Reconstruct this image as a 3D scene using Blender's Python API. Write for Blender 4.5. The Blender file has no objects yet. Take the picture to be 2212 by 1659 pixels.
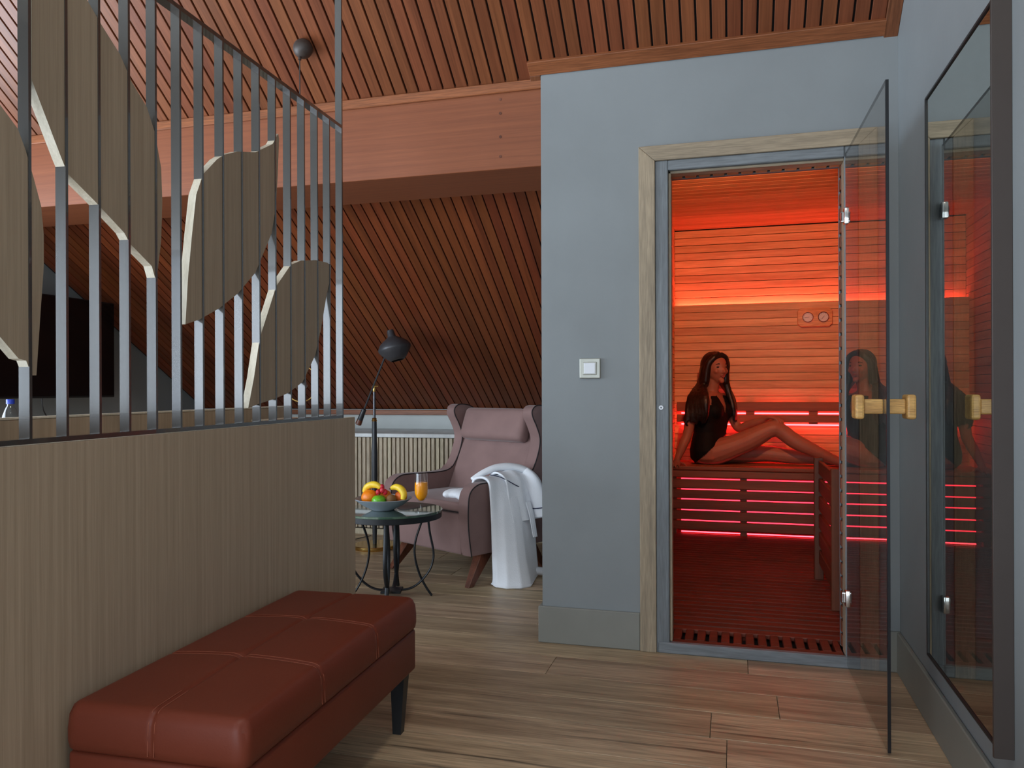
import bpy, bmesh, math, random
from mathutils import Vector, Matrix, noise as mnoise

random.seed(7)
SC = bpy.context.scene
COL = SC.collection
PI = math.pi

# ------------------------------------------------------------------ camera
F_PX = 1694.44
cam_d = bpy.data.cameras.new('camera')
cam = bpy.data.objects.new('camera', cam_d)
COL.objects.link(cam)
cam_d.sensor_fit = 'HORIZONTAL'
cam_d.sensor_width = 36.0
cam_d.lens = 36.0 * F_PX / 2212.0
cam_d.shift_y = 10.66 / 2212.0
cam_d.clip_start = 0.05
yaw, roll = 0.272853, -0.0037216
cam.matrix_world = Matrix.Translation((0, 0, 1.03)) @ Matrix.Rotation(yaw, 4, 'Z') @ Matrix.Rotation(PI / 2, 4, 'X') @ Matrix.Rotation(roll, 4, 'Z')
SC.camera = cam

# ------------------------------------------------------------------ world, daylight, exposure
w = bpy.data.worlds.new('daylight_sky')
SC.world = w
w.use_nodes = True
bg = w.node_tree.nodes['Background']
bg.inputs[0].default_value = (0.52, 0.66, 0.92, 1)
bg.inputs[1].default_value = 1.2


def area(name, loc, rot, sx, sy, power, col):
    d = bpy.data.lights.new(name, 'AREA')
    d.shape = 'RECTANGLE'
    d.size, d.size_y, d.energy, d.color = sx, sy, power, col
    o = bpy.data.objects.new(name, d)
    COL.objects.link(o)
    o.location, o.rotation_euler = loc, rot
    return o


# daylight standing outside the two windows
area('daylight_back_window', (-1.85, -2.5, 1.10), (PI / 2, 0, 0), 4.5, 2.1, 155, (0.84, 0.92, 1.0))
area('daylight_gable_window', (-4.66, 0.4, 1.25), (PI / 2, 0, -PI / 2), 4.7, 1.9, 430, (0.80, 0.90, 1.0))

SC.view_settings.view_transform = 'Standard'
SC.view_settings.look = 'None'
SC.view_settings.gamma = 1.0
SC.view_settings.use_curve_mapping = False
SC.view_settings.exposure = -0.35


# ------------------------------------------------------------------ material helpers
def lin(c):
    c = c / 255.0
    return c / 12.92 if c <= 0.04045 else ((c + 0.055) / 1.055) ** 2.4


def S(r, g, b):
    return (lin(r), lin(g), lin(b), 1.0)


def new_mat(name):
    m = bpy.data.materials.new(name)
    m.use_nodes = True
    nt = m.node_tree
    return m, nt, nt.nodes['Principled BSDF']


def sock(node, *names):
    for n in names:
        if n in node.inputs:
            return node.inputs[n]


def base(name, col, rough=0.5, metal=0.0, spec=0.5, var=0.0, nscale=8.0, bump=0.0, bscale=60.0, sheen=0.0, coat=0.0, emit=None, estr=0.0):
    m, nt, b = new_mat(name)
    N, L = nt.nodes, nt.links
    b.inputs['Roughness'].default_value = rough
    b.inputs['Metallic'].default_value = metal
    sock(b, 'Specular IOR Level').default_value = spec
    if sheen:
        sock(b, 'Sheen Weight').default_value = sheen
        sock(b, 'Sheen Roughness').default_value = 0.4
    if coat:
        sock(b, 'Coat Weight').default_value = coat
    tc = N.new('ShaderNodeTexCoord')
    n = N.new('ShaderNodeTexNoise')
    n.inputs['Scale'].default_value = nscale
    n.inputs['Detail'].default_value = 5
    L.new(tc.outputs['Object'], n.inputs['Vector'])
    r = N.new('ShaderNodeValToRGB')
    v = max(var, 0.01)
    r.color_ramp.elements[0].position = 0.3
    r.color_ramp.elements[1].position = 0.7
    r.color_ramp.elements[0].color = (col[0] * (1 - v), col[1] * (1 - v), col[2] * (1 - v), 1)
    r.color_ramp.elements[1].color = (min(1, col[0] * (1 + v)), min(1, col[1] * (1 + v)), min(1, col[2] * (1 + v)), 1)
    L.new(n.outputs['Fac'], r.inputs['Fac'])
    L.new(r.outputs['Color'], b.inputs['Base Color'])
    if bump:
        n2 = N.new('ShaderNodeTexNoise')
        n2.inputs['Scale'].default_value = bscale
        n2.inputs['Detail'].default_value = 4
        L.new(tc.outputs['Object'], n2.inputs['Vector'])
        bp = N.new('ShaderNodeBump')
        bp.inputs['Strength'].default_value = bump
        bp.inputs['Distance'].default_value = 0.004
        L.new(n2.outputs['Fac'], bp.inputs['Height'])
        L.new(bp.outputs['Normal'], b.inputs['Normal'])
    if emit:
        sock(b, 'Emission Color').default_value = emit
        sock(b, 'Emission Strength').default_value = estr
    return m


def wood(name, dark, light, axis='y', freq=14.0, stretch=14.0, rough=0.5, var=0.25, hue=0.0, bump=0.12, spec=0.4, cracks=0.0, fine=0.35, pos=(0.32, 0.68)):
    """grain runs along the object's own axis; every object gets its own offset and tone"""
    m, nt, b = new_mat(name)
    N, L = nt.nodes, nt.links
    b.inputs['Roughness'].default_value = rough
    sock(b, 'Specular IOR Level').default_value = spec
    tc = N.new('ShaderNodeTexCoord')
    oi = N.new('ShaderNodeObjectInfo')
    mp = N.new('ShaderNodeMapping')
    s = [1.0, 1.0, 1.0]
    s['xyz'.index(axis)] = 1.0 / stretch
    mp.inputs['Scale'].default_value = s
    L.new(tc.outputs['Object'], mp.inputs['Vector'])
    mul = N.new('ShaderNodeMath')
    mul.operation = 'MULTIPLY'
    mul.inputs[1].default_value = 53.0
    L.new(oi.outputs['Random'], mul.inputs[0])
    add = N.new('ShaderNodeVectorMath')
    add.operation = 'ADD'
    L.new(mp.outputs['Vector'], add.inputs[0])
    L.new(mul.outputs[0], add.inputs[1])
    n = N.new('ShaderNodeTexNoise')
    n.inputs['Scale'].default_value = freq
    n.inputs['Detail'].default_value = 6
    n.inputs['Roughness'].default_value = 0.62
    n.inputs['Distortion'].default_value = 0.4
    L.new(add.outputs[0], n.inputs['Vector'])
    r = N.new('ShaderNodeValToRGB')
    r.color_ramp.elements[0].position, r.color_ramp.elements[1].position = pos
    r.color_ramp.elements[0].color = dark
    r.color_ramp.elements[1].color = light
    L.new(n.outputs['Fac'], r.inputs['Fac'])
    n2 = N.new('ShaderNodeTexNoise')
    n2.inputs['Scale'].default_value = freq * 9
    n2.inputs['Detail'].default_value = 3
    L.new(add.outputs[0], n2.inputs['Vector'])
    mr = N.new('ShaderNodeMapRange')
    mr.inputs['From Min'].default_value = 0.3
    mr.inputs['From Max'].default_value = 0.7
    mr.inputs['To Min'].default_value = 1.0 - fine
    mr.inputs['To Max'].default_value = 1.0 + fine * 0.4
    L.new(n2.outputs['Fac'], mr.inputs['Value'])
    tone = N.new('ShaderNodeMapRange')
    tone.inputs['To Min'].default_value = 1.0 - var
    tone.inputs['To Max'].default_value = 1.0 + var
    L.new(oi.outputs['Random'], tone.inputs['Value'])
    mm = N.new('ShaderNodeMath')
    mm.operation = 'MULTIPLY'
    L.new(mr.outputs[0], mm.inputs[0])
    L.new(tone.outputs[0], mm.inputs[1])
    out = mm.outputs[0]
    if cracks:
        mp2 = N.new('ShaderNodeMapping')
        s2 = [1.0, 1.0, 1.0]
        s2['xyz'.index(axis)] = 1.0 / 26
        mp2.inputs['Scale'].default_value = s2
        L.new(tc.outputs['Object'], mp2.inputs['Vector'])
        ad2 = N.new('ShaderNodeVectorMath')
        ad2.operation = 'ADD'
        L.new(mp2.outputs['Vector'], ad2.inputs[0])
        L.new(mul.outputs[0], ad2.inputs[1])
        nz = N.new('ShaderNodeTexNoise')
        nz.inputs['Scale'].default_value = 9
        nz.inputs['Detail'].default_value = 7
        nz.inputs['Roughness'].default_value = 0.72
        L.new(ad2.outputs[0], nz.inputs['Vector'])
        cr = N.new('ShaderNodeMapRange')
        cr.inputs['From Min'].default_value = 0.345
        cr.inputs['From Max'].default_value = 0.41
        cr.inputs['To Min'].default_value = 1.0 - cracks
        cr.inputs['To Max'].default_value = 1.0
        L.new(nz.outputs['Fac'], cr.inputs['Value'])
        m2 = N.new('ShaderNodeMath')
        m2.operation = 'MULTIPLY'
        L.new(out, m2.inputs[0])
        L.new(cr.outputs[0], m2.inputs[1])
        out = m2.outputs[0]
    vm = N.new('ShaderNodeVectorMath')
    vm.operation = 'SCALE'
    L.new(r.outputs['Color'], vm.inputs[0])
    L.new(out, vm.inputs['Scale'])
    hs = N.new('ShaderNodeHueSaturation')
    hm = N.new('ShaderNodeMapRange')
    hm.inputs['To Min'].default_value = 0.5 - hue
    hm.inputs['To Max'].default_value = 0.5 + hue
    fr = N.new('ShaderNodeMath')
    fr.operation = 'FRACT'
    L.new(mul.outputs[0], fr.inputs[0])
    L.new(fr.outputs[0], hm.inputs['Value'])
    L.new(hm.outputs[0], hs.inputs['Hue'])
    L.new(vm.outputs[0], hs.inputs['Color'])
    L.new(hs.outputs['Color'], b.inputs['Base Color'])
    if bump:
        bp = N.new('ShaderNodeBump')
        bp.inputs['Strength'].default_value = bump
        bp.inputs['Distance'].default_value = 0.002
        L.new(out, bp.inputs['Height'])
        L.new(bp.outputs['Normal'], b.inputs['Normal'])
    return m


def thin_glass(name, tint, ior=1.5, rough=0.0, boost=1.0):
    m = bpy.data.materials.new(name)
    m.use_nodes = True
    nt = m.node_tree
    N, L = nt.nodes, nt.links
    for nd in list(N):
        N.remove(nd)
    out = N.new('ShaderNodeOutputMaterial')
    tr = N.new('ShaderNodeBsdfTransparent')
    tr.inputs[0].default_value = tint
    gl = N.new('ShaderNodeBsdfGlossy')
    gl.inputs['Roughness'].default_value = rough
    gl.inputs['Color'].default_value = (1, 1, 1, 1)
    fr = N.new('ShaderNodeFresnel')
    fr.inputs['IOR'].default_value = ior
    mu = N.new('ShaderNodeMath')
    mu.operation = 'MULTIPLY'
    mu.use_clamp = True
    mu.inputs[1].default_value = boost
    L.new(fr.outputs[0], mu.inputs[0])
    # light is reflected and tinted where it enters the pane, and passes straight out of the far face
    ge = N.new('ShaderNodeNewGeometry')
    inv = N.new('ShaderNodeMath')
    inv.operation = 'SUBTRACT'
    inv.inputs[0].default_value = 1.0
    L.new(ge.outputs['Backfacing'], inv.inputs[1])
    m3 = N.new('ShaderNodeMath')
    m3.operation = 'MULTIPLY'
    L.new(mu.outputs[0], m3.inputs[0])
    L.new(inv.outputs[0], m3.inputs[1])
    mc = N.new('ShaderNodeMix')
    mc.data_type = 'RGBA'
    mc.inputs['A'].default_value = tint
    mc.inputs['B'].default_value = (1, 1, 1, 1)
    L.new(ge.outputs['Backfacing'], mc.inputs['Factor'])
    L.new(mc.outputs['Result'], tr.inputs[0])
    mix = N.new('ShaderNodeMixShader')
    L.new(m3.outputs[0], mix.inputs[0])
    L.new(tr.outputs[0], mix.inputs[1])
    L.new(gl.outputs[0], mix.inputs[2])
    L.new(mix.outputs[0], out.inputs[0])
    return m


def emission(name, col, strength):
    m = bpy.data.materials.new(name)
    m.use_nodes = True
    nt = m.node_tree
    for nd in list(nt.nodes):
        nt.nodes.remove(nd)
    o = nt.nodes.new('ShaderNodeOutputMaterial')
    e = nt.nodes.new('ShaderNodeEmission')
    e.inputs[0].default_value = col
    e.inputs[1].default_value = strength
    nt.links.new(e.outputs[0], o.inputs[0])
    return m


M = {}
M['plaster'] = base('grey_plaster', (0.240, 0.260, 0.268, 1), rough=0.62, var=0.05, nscale=3.0, bump=0.12, bscale=35, spec=0.35)
M['gable_paint'] = base('gable_paint', (0.26, 0.275, 0.27, 1), rough=0.7, var=0.03, nscale=3.0, bump=0.05)
M['white_plaster'] = base('white_plaster', (0.6, 0.6, 0.58, 1), rough=0.8, var=0.03)
M['knee_paint'] = base('knee_paint', (0.60, 0.63, 0.61, 1), rough=0.7, var=0.03)
M['skirting'] = base('skirting_paint', (0.225, 0.225, 0.20, 1), rough=0.5, var=0.03)
M['groove'] = base('groove_black', (0.006, 0.005, 0.005, 1), rough=0.9)
M['ceil_wood'] = wood('ceiling_wood', S(110, 61, 38), S(136, 79, 50), 'y', 22, 30, rough=0.36, var=0.13, hue=0.004, fine=0.2, bump=0.04)
M['ceil_low'] = wood('lower_ceiling_wood', S(98, 47, 24), S(124, 62, 32), 'y', 22, 30, rough=0.42, var=0.20, hue=0.005, fine=0.2, bump=0.04)
M['beam_wood'] = wood('beam_wood', S(128, 71, 44), S(144, 83, 52), 'x', 60, 70, rough=0.45, var=0.04, fine=0.12, bump=0.03)
M['trim_wood'] = wood('trim_wood', S(128, 74, 44), S(158, 96, 60), 'x', 26, 20, rough=0.45, var=0.08)
M['trim_wood_y'] = wood('trim_wood_slope', S(112, 66, 40), S(140, 86, 56), 'y', 26, 20, rough=0.45, var=0.08)
M['oak_floor'] = wood('oak_floor', S(150, 126, 100), S(204, 178, 146), 'x', 13, 18, rough=0.42, var=0.14, hue=0.008, cracks=0.7, bump=0.2)
M['veneer'] = wood('divider_veneer', S(160, 141, 118), S(178, 158, 134), 'z', 90, 80, rough=0.5, var=0.02, fine=0.12, bump=0.0)
M['leaf_wood'] = wood('leaf_wood', S(138, 121, 100), S(156, 139, 117), 'z', 90, 60, rough=0.55, var=0.05, fine=0.10, bump=0.0)
M['leaf_edge'] = wood('leaf_edge_wood', S(196, 186, 164), S(222, 214, 196), 'z', 40, 10, rough=0.6, var=0.03, fine=0.1)
M['steel'] = base('bronze_steel', (0.036, 0.033, 0.030, 1), rough=0.22, metal=0.0, spec=1.0, var=0.04, coat=1.0)
M['casing'] = wood('casing_wood', S(142, 128, 108), S(178, 160, 134), 'z', 26, 16, rough=0.55, var=0.05, fine=0.25)
M['casing_x'] = wood('casing_wood_head', S(142, 128, 108), S(178, 160, 134), 'x', 26, 16, rough=0.55, var=0.05, fine=0.25)
M['jamb'] = wood('jamb_wood', S(104, 109, 113), S(130, 136, 140), 'z', 22, 14, rough=0.5, var=0.05, fine=0.2)
M['jamb_x'] = wood('jamb_wood_head', S(104, 109, 113), S(130, 136, 140), 'x', 22, 14, rough=0.5, var=0.05, fine=0.2)
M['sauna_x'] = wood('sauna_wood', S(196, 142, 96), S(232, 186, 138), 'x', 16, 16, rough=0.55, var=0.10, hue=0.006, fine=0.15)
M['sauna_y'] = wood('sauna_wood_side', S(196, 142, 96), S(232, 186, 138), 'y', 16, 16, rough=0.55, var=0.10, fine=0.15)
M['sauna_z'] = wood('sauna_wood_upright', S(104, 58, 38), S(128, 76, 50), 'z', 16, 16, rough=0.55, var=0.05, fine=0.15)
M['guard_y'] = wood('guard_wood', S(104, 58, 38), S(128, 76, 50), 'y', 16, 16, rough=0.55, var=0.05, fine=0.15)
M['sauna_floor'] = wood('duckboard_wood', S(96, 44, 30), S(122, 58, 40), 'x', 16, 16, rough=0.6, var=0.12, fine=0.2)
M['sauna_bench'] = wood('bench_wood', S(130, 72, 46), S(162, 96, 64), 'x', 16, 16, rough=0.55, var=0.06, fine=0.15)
M['led_red'] = emission('red_light_strip', (1.0, 0.075, 0.055, 1), 80.0)
M['led_red2'] = emission('red_light_strip_low', (1.0, 0.022, 0.028, 1), 42.0)
M['led_fill'] = emission('red_fill_strip_front', (1.0, 0.02, 0.015, 1), 190.0)  # added red fill, hidden over the door inside the sauna
M['led_foot'] = emission('red_light_strip_foot', (1.0, 0.03, 0.045, 1), 16.0)
M['led_slot'] = emission('red_light_strip_slot', (1.0, 0.03, 0.06, 1), 5.0)
M['warm_lamp'] = emission('warm_lamp_glass', (1.0, 0.48, 0.22, 1), 60.0)
M['door_glass'] = thin_glass('tinted_door_glass', (0.58, 0.56, 0.53, 1), 1.5, boost=1.15)
M['clear_glass'] = thin_glass('clear_glass', (0.95, 0.97, 0.97, 1), 1.55)
M['window_glass'] = thin_glass('window_glass', (0.95, 0.97, 0.98, 1), 1.4)
M['black'] = base('black_edge', (0.008, 0.009, 0.012, 1), rough=0.3)
M['mirror'] = base('mirror_silver', (0.62, 0.66, 0.62, 1), rough=0.0, metal=1.0)
M['mirror_frame'] = base('mirror_frame_brown', (0.048, 0.036, 0.031, 1), rough=0.5, var=0.05)
M['mirror_black'] = base('mirror_frame_black', (0.01, 0.01, 0.011, 1), rough=0.4)
M['chrome'] = base('chrome', (0.75, 0.75, 0.75, 1), rough=0.12, metal=1.0)
M['brass'] = base('brass', (0.62, 0.42, 0.14, 1), rough=0.25, metal=1.0, var=0.06)
M['handle_wood'] = wood('handle_wood', S(170, 122, 66), S(212, 168, 100), 'y', 40, 10, rough=0.4, var=0.03)
M['leather'] = base('rust_leather', S(110, 50, 34), rough=0.46, spec=0.28, var=0.05, nscale=5, bump=0.06, bscale=260)
M['thread'] = base('rust_thread', S(150, 84, 62), rough=0.6)
M['black_leg'] = base('black_leg_wood', (0.012, 0.014, 0.017, 1), rough=0.4)
M['velvet'] = base('mauve_velvet', S(134, 107, 103), rough=0.75, var=0.10, nscale=6, bump=0.1, bscale=200, sheen=0.2, spec=0.2)
M['piping'] = base('dark_piping', (0.02, 0.014, 0.015, 1), rough=0.7)
M['walnut'] = wood('walnut_leg', S(80, 44, 30), S(122, 72, 52), 'z', 30, 10, rough=0.4, var=0.06)
M['terry'] = base('white_terry', (0.86, 0.88, 0.92, 1), rough=0.9, var=0.03, bump=0.35, bscale=240, spec=0.1)
M['navy'] = base('navy_piping', (0.02, 0.025, 0.07, 1), rough=0.7)
M['iron'] = base('black_iron', (0.012, 0.014, 0.017, 1), rough=0.42, metal=0.3, spec=0.5)
M['green_top'] = base('green_stone', (0.05, 0.10, 0.07, 1), rough=0.08, var=0.7, nscale=9, spec=0.6, coat=0.8)
M['green_glass'] = base('green_glass_edge', (0.02, 0.12, 0.09, 1), rough=0.05, spec=0.6, coat=0.5)
M['lamp_black'] = base('lamp_black', (0.02, 0.023, 0.028, 1), rough=0.4, spec=0.5)
M['lamp_shade'] = base('lamp_shade_graphite', (0.055, 0.055, 0.06, 1), rough=0.42, metal=0.2, spec=0.5)
M['lamp_grey'] = base('lamp_tube', (0.10, 0.10, 0.11, 1), rough=0.25, metal=0.8)
M['marble'] = base('marble', (0.46, 0.47, 0.46, 1), rough=0.25, var=0.18, nscale=12)
M['cover_slat'] = wood('cover_slat_wood', S(168, 152, 128), S(200, 184, 158), 'z', 40, 20, rough=0.55, var=0.08, hue=0.01)
M['bowl'] = base('blue_grey_ceramic', (0.36, 0.41, 0.47, 1), rough=0.3, var=0.05)
M['orange'] = base('orange_peel', S(240, 130, 14), rough=0.4, var=0.08, nscale=30, bump=0.2, bscale=300)
M['peach'] = base('peach_skin', S(214, 104, 34), rough=0.5, var=0.3, nscale=20)
M['apple'] = base('green_apple', S(104, 180, 40), rough=0.25, var=0.12, nscale=14)
M['banana'] = base('banana_peel', S(236, 200, 48), rough=0.45, var=0.1, nscale=30)
M['banana_tip'] = base('banana_tip', S(96, 84, 30), rough=0.6)
M['berry'] = base('red_berry', S(196, 30, 50), rough=0.4, var=0.15, nscale=90, bump=0.8, bscale=160)
M['kiwi'] = base('kiwi_skin', S(120, 84, 46), rough=0.8, var=0.15, nscale=60)
M['juice'] = base('orange_juice', S(250, 158, 6), rough=0.25, var=0.05)
M['tv'] = base('tv_screen', (0.004, 0.004, 0.005, 1), rough=0.12, spec=0.5)
M['tv_case'] = base('tv_case', (0.008, 0.008, 0.009, 1), rough=0.4)
M['bottle'] = thin_glass('bottle_plastic', (0.90, 0.94, 0.98, 1), 1.55)
M['blue_cap'] = base('blue_cap', S(30, 60, 170), rough=0.35)
M['water'] = thin_glass('water', (0.90, 0.95, 0.98, 1), 1.33)
M['desk'] = wood('desk_wood', S(100, 86, 70), S(130, 114, 96), 'x', 30, 20, rough=0.5)
M['switch_frame'] = base('switch_frame_champagne', (0.36, 0.36, 0.31, 1), rough=0.3, metal=0.3)
M['switch_white'] = base('switch_white', (0.72, 0.74, 0.78, 1), rough=0.3)
M['skin'] = base('skin', S(156, 100, 80), rough=0.5, var=0.05, nscale=20, spec=0.35)
M['hair'] = base('dark_hair', (0.006, 0.004, 0.0035, 1), rough=0.42, var=0.4, nscale=40, bump=0.3, bscale=120)
M['suit'] = base('black_swimsuit', (0.004, 0.004, 0.005, 1), rough=0.7, spec=0.15)
M['lip'] = base('lips', S(150, 76, 70), rough=0.45)
M['eye'] = base('dark_eye', (0.01, 0.008, 0.008, 1), rough=0.15)
M['gauge_wood'] = wood('gauge_wood', S(206, 146, 96), S(232, 178, 128), 'x', 20, 12, rough=0.5, var=0.02)
M['dial'] = base('dial_face', (0.66, 0.62, 0.60, 1), rough=0.3)
M['heater'] = base('heater_metal', (0.014, 0.014, 0.015, 1), rough=0.5, metal=0.5)
M['stone'] = base('heater_stone', (0.05, 0.05, 0.052, 1), rough=0.9, var=0.3)


# ------------------------------------------------------------------ geometry helpers
def finish(bm, name, smooth=None):
    bmesh.ops.recalc_face_normals(bm, faces=bm.faces[:])
    me = bpy.data.meshes.new(name)
    bm.to_mesh(me)
    bm.free()
    if smooth is not None:
        me.polygons.foreach_set('use_smooth', [True] * len(me.polygons))
        if smooth < 179:
            me.set_sharp_from_angle(angle=math.radians(smooth))
    return me


def put(name, me, mat, parent=None, loc=(0, 0, 0), rot=(0, 0, 0)):
    if isinstance(me, bmesh.types.BMesh):
        me = finish(me, name)
    o = bpy.data.objects.new(name, me)
    COL.objects.link(o)
    if mat is not None and len(me.materials) == 0:
        me.materials.append(mat)
    o.location, o.rotation_euler = loc, rot
    if parent:
        o.parent = parent
    return o


def tag(o, label, cat, group=None, kind=None):
    o['label'] = label
    o['category'] = cat
    if group:
        o['group'] = group
    if kind:
        o['kind'] = kind
    return o


def thing(name, loc, rz=0.0, label='', cat='', group=None):
    o = bpy.data.objects.new(name, None)
    o.empty_display_size = 0.1
    COL.objects.link(o)
    o.location = loc
    o.rotation_euler = (0, 0, rz)
    tag(o, label, cat, group)
    return o


def struct(name, bm, mat, label=None, cat=None):
    o = put(name, bm, mat) if bm is not None else bpy.data.objects.new(name, None)
    if bm is None:
        COL.objects.link(o)
    o['kind'] = 'structure'
    if label:
        o['label'] = label
        o['category'] = cat
    return o


def abox(bm, x0, x1, y0, y1, z0, z1):
    v = [bm.verts.new(p) for p in ((x0, y0, z0), (x1, y0, z0), (x1, y1, z0), (x0, y1, z0), (x0, y0, z1), (x1, y0, z1), (x1, y1, z1), (x0, y1, z1))]
    for f in ((0, 3, 2, 1), (4, 5, 6, 7), (0, 1, 5, 4), (1, 2, 6, 5), (2, 3, 7, 6), (3, 0, 4, 7)):
        bm.faces.new([v[i] for i in f])
    return v


def box(x0, x1, y0, y1, z0, z1, bev=0.0, seg=1):
    bm = bmesh.new()
    abox(bm, x0, x1, y0, y1, z0, z1)
    if bev:
        bmesh.ops.bevel(bm, geom=bm.edges[:], offset=bev, segments=seg, profile=0.5, affect='EDGES')
    return bm


def frames(pts):
    pts = [Vector(p) for p in pts]
    n = len(pts)
    T = []
    for i in range(n):
        a, b = pts[max(0, i - 1)], pts[min(n - 1, i + 1)]
        T.append((b - a).normalized())
    ref = Vector((0, 0, 1)) if abs(T[0].z) < 0.9 else Vector((1, 0, 0))
    u = T[0].cross(ref).normalized()
    out = []
    for i in range(n):
        u = (u - T[i] * u.dot(T[i]))
        u = u.normalized() if u.length > 1e-6 else T[i].orthogonal().normalized()
        out.append((pts[i], u, T[i].cross(u).normalized()))
    return out


def tube(bm, pts, rad, seg=10, cap=True, fr=None):
    """sweep an ellipse along pts; rad is one number, or one per point, or (ru, rv) per point"""
    fr = fr or frames(pts)
    rings = []
    for i, (p, u, v) in enumerate(fr):
        r = rad[i] if isinstance(rad, (list, tuple)) else rad
        ru, rv = r if isinstance(r, (list, tuple)) else (r, r)
        rings.append([bm.verts.new(p + u * (ru * math.cos(2 * PI * k / seg)) + v * (rv * math.sin(2 * PI * k / seg))) for k in range(seg)])
    for a, b in zip(rings, rings[1:]):
        for k in range(seg):
            bm.faces.new((a[k], a[(k + 1) % seg], b[(k + 1) % seg], b[k]))
    if cap:
        bm.faces.new(rings[0][::-1])
        bm.faces.new(rings[-1])
    return rings


def spline(pts, n=8, closed=False):
    """Catmull-Rom through pts"""
    P = [Vector(p) for p in pts]
    m = len(P)
    out = []
    rng = range(m if closed else m - 1)
    for i in rng:
        p0 = P[(i - 1) % m] if closed or i > 0 else P[0]
        p1, p2 = P[i], P[(i + 1) % m]
        p3 = P[(i + 2) % m] if closed or i + 2 < m else P[-1]
        for k in range(n):
            t = k / n
            out.append(0.5 * ((2 * p1) + (-p0 + p2) * t + (2 * p0 - 5 * p1 + 4 * p2 - p3) * t * t + (-p0 + 3 * p1 - 3 * p2 + p3) * t ** 3))
    if not closed:
        out.append(P[-1].copy())
    return out


def lathe(bm, prof, seg=32, mat=None):
    rings = []
    for r, z in prof:
        if r < 1e-5:
            rings.append([bm.verts.new((0, 0, z))])
        else:
            rings.append([bm.verts.new((r * math.cos(2 * PI * k / seg), r * math.sin(2 * PI * k / seg), z)) for k in range(seg)])
    for a, b in zip(rings, rings[1:]):
        for k in range(seg):
            k2 = (k + 1) % seg
            if len(a) == 1 and len(b) > 1:
                bm.faces.new((a[0], b[k2], b[k]))
            elif len(b) == 1 and len(a) > 1:
                bm.faces.new((a[k], a[k2], b[0]))
            elif len(a) > 1:
                bm.faces.new((a[k], a[k2], b[k2], b[k]))
    if mat is not None:
        bmesh.ops.transform(bm, matrix=mat, verts=[v for rg in rings for v in rg])
    return rings


def prism(bm, poly, to3, d0, d1):
    """poly: 2d points; to3(a, b, d) -> xyz"""
    A = [bm.verts.new(to3(a, b, d0)) for a, b in poly]
    B = [bm.verts.new(to3(a, b, d1)) for a, b in poly]
    n = len(poly)
    bm.faces.new(A)
    bm.faces.new(B[::-1])
    for i in range(n):
        bm.faces.new((A[i], B[i], B[(i + 1) % n], A[(i + 1) % n]))


def ball(bm, c, r, seg=16, rings=10, rot=None):
    rx, ry, rz = r if isinstance(r, (tuple, list)) else (r, r, r)
    m = Matrix.Translation(c) @ (rot.to_4x4() if rot else Matrix.Identity(4)) @ Matrix.Diagonal((rx, ry, rz, 1))
    bmesh.ops.create_uvsphere(bm, u_segments=seg, v_segments=rings, radius=1.0, matrix=m)


def remeshed(bm, name, voxel, smooth_it=4, factor=0.5):
    """one continuous skin over overlapping pieces"""
    me = finish(bm, name)
    o = bpy.data.objects.new(name, me)
    COL.objects.link(o)
    r = o.modifiers.new('skin', 'REMESH')
    r.mode = 'VOXEL'
    r.voxel_size = voxel
    if smooth_it:
        s = o.modifiers.new('soft', 'SMOOTH')
        s.iterations = smooth_it
        s.factor = factor
    dg = bpy.context.evaluated_depsgraph_get()
    me2 = bpy.data.meshes.new_from_object(o.evaluated_get(dg))
    bpy.data.objects.remove(o)
    bpy.data.meshes.remove(me)
    me2.name = name
    me2.polygons.foreach_set('use_smooth', [True] * len(me2.polygons))
    return me2


# ------------------------------------------------------------------ room constants (metres; x along the sauna wall, y away from the camera)
WALL_Y = 3.113
GABLE = -4.335
RIGHT = 0.585
BACK = -2.2
UP_Z, UP_T = 2.32, 0.7725          # upper slope: z = UP_Z - UP_T (y - WALL_Y)
LO_Y, LO_Z, LO_T = 5.731, 0.856, 0.615
KNEE = 5.731
DOOR_L, DOOR_R, DOOR_T = -0.235, 0.402, 1.878

# ------------------------------------------------------------------ floor
fl = struct('floor', box(GABLE - 0.1, RIGHT + 0.05, BACK - 0.05, KNEE + 0.1, -0.06, -0.012), M['groove'])
PW = 0.19
plank_me = {}
y = 2.954 + PW * 14
row = 0
while y > BACK:
    y0 = y - PW
    x = GABLE + random.uniform(-1.6, 0)
    while x < RIGHT:
        Lp = random.choice((1.9, 2.3, 2.7))
        a, b_ = max(x, GABLE), min(x + Lp, RIGHT)
        # the planks stop at the sauna's outer walls
        if y0 > WALL_Y + 0.02:
            b_ = min(b_, -0.70)
        if b_ - a > 0.05:
            key = round(b_ - a, 3)
            if key not in plank_me:
                bm = box(0, key - 0.0015, 0, PW - 0.0022, -0.02, 0, 0.0012)
                plank_me[key] = finish(bm, 'plank')
            put('plank', plank_me[key], M['oak_floor'], fl, (a, y0, 0))
        x += Lp
    y -= PW
    row += 1

# ------------------------------------------------------------------ ceilings
def slope_boards(parent, me, y0, zf, t, xs, mat):
    ang = -math.atan(t)
    for x in xs:
        put('board', me, mat, parent, (x, y0, zf(y0)), (ang, 0, 0))


def slope_slab(name, x0, x1, y0, y1, zf, off0, off1, mat):
    bm = bmesh.new()
    v = []
    for o_ in (off0, off1):
        for (x, y) in ((x0, y0), (x1, y0), (x1, y1), (x0, y1)):
            v.append(bm.verts.new((x, y, zf(y) + o_)))
    for f in ((0, 3, 2, 1), (4, 5, 6, 7), (0, 1, 5, 4), (1, 2, 6, 5), (2, 3, 7, 6), (3, 0, 4, 7)):
        bm.faces.new([v[i] for i in f])
    return struct(name, bm, mat)


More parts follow.
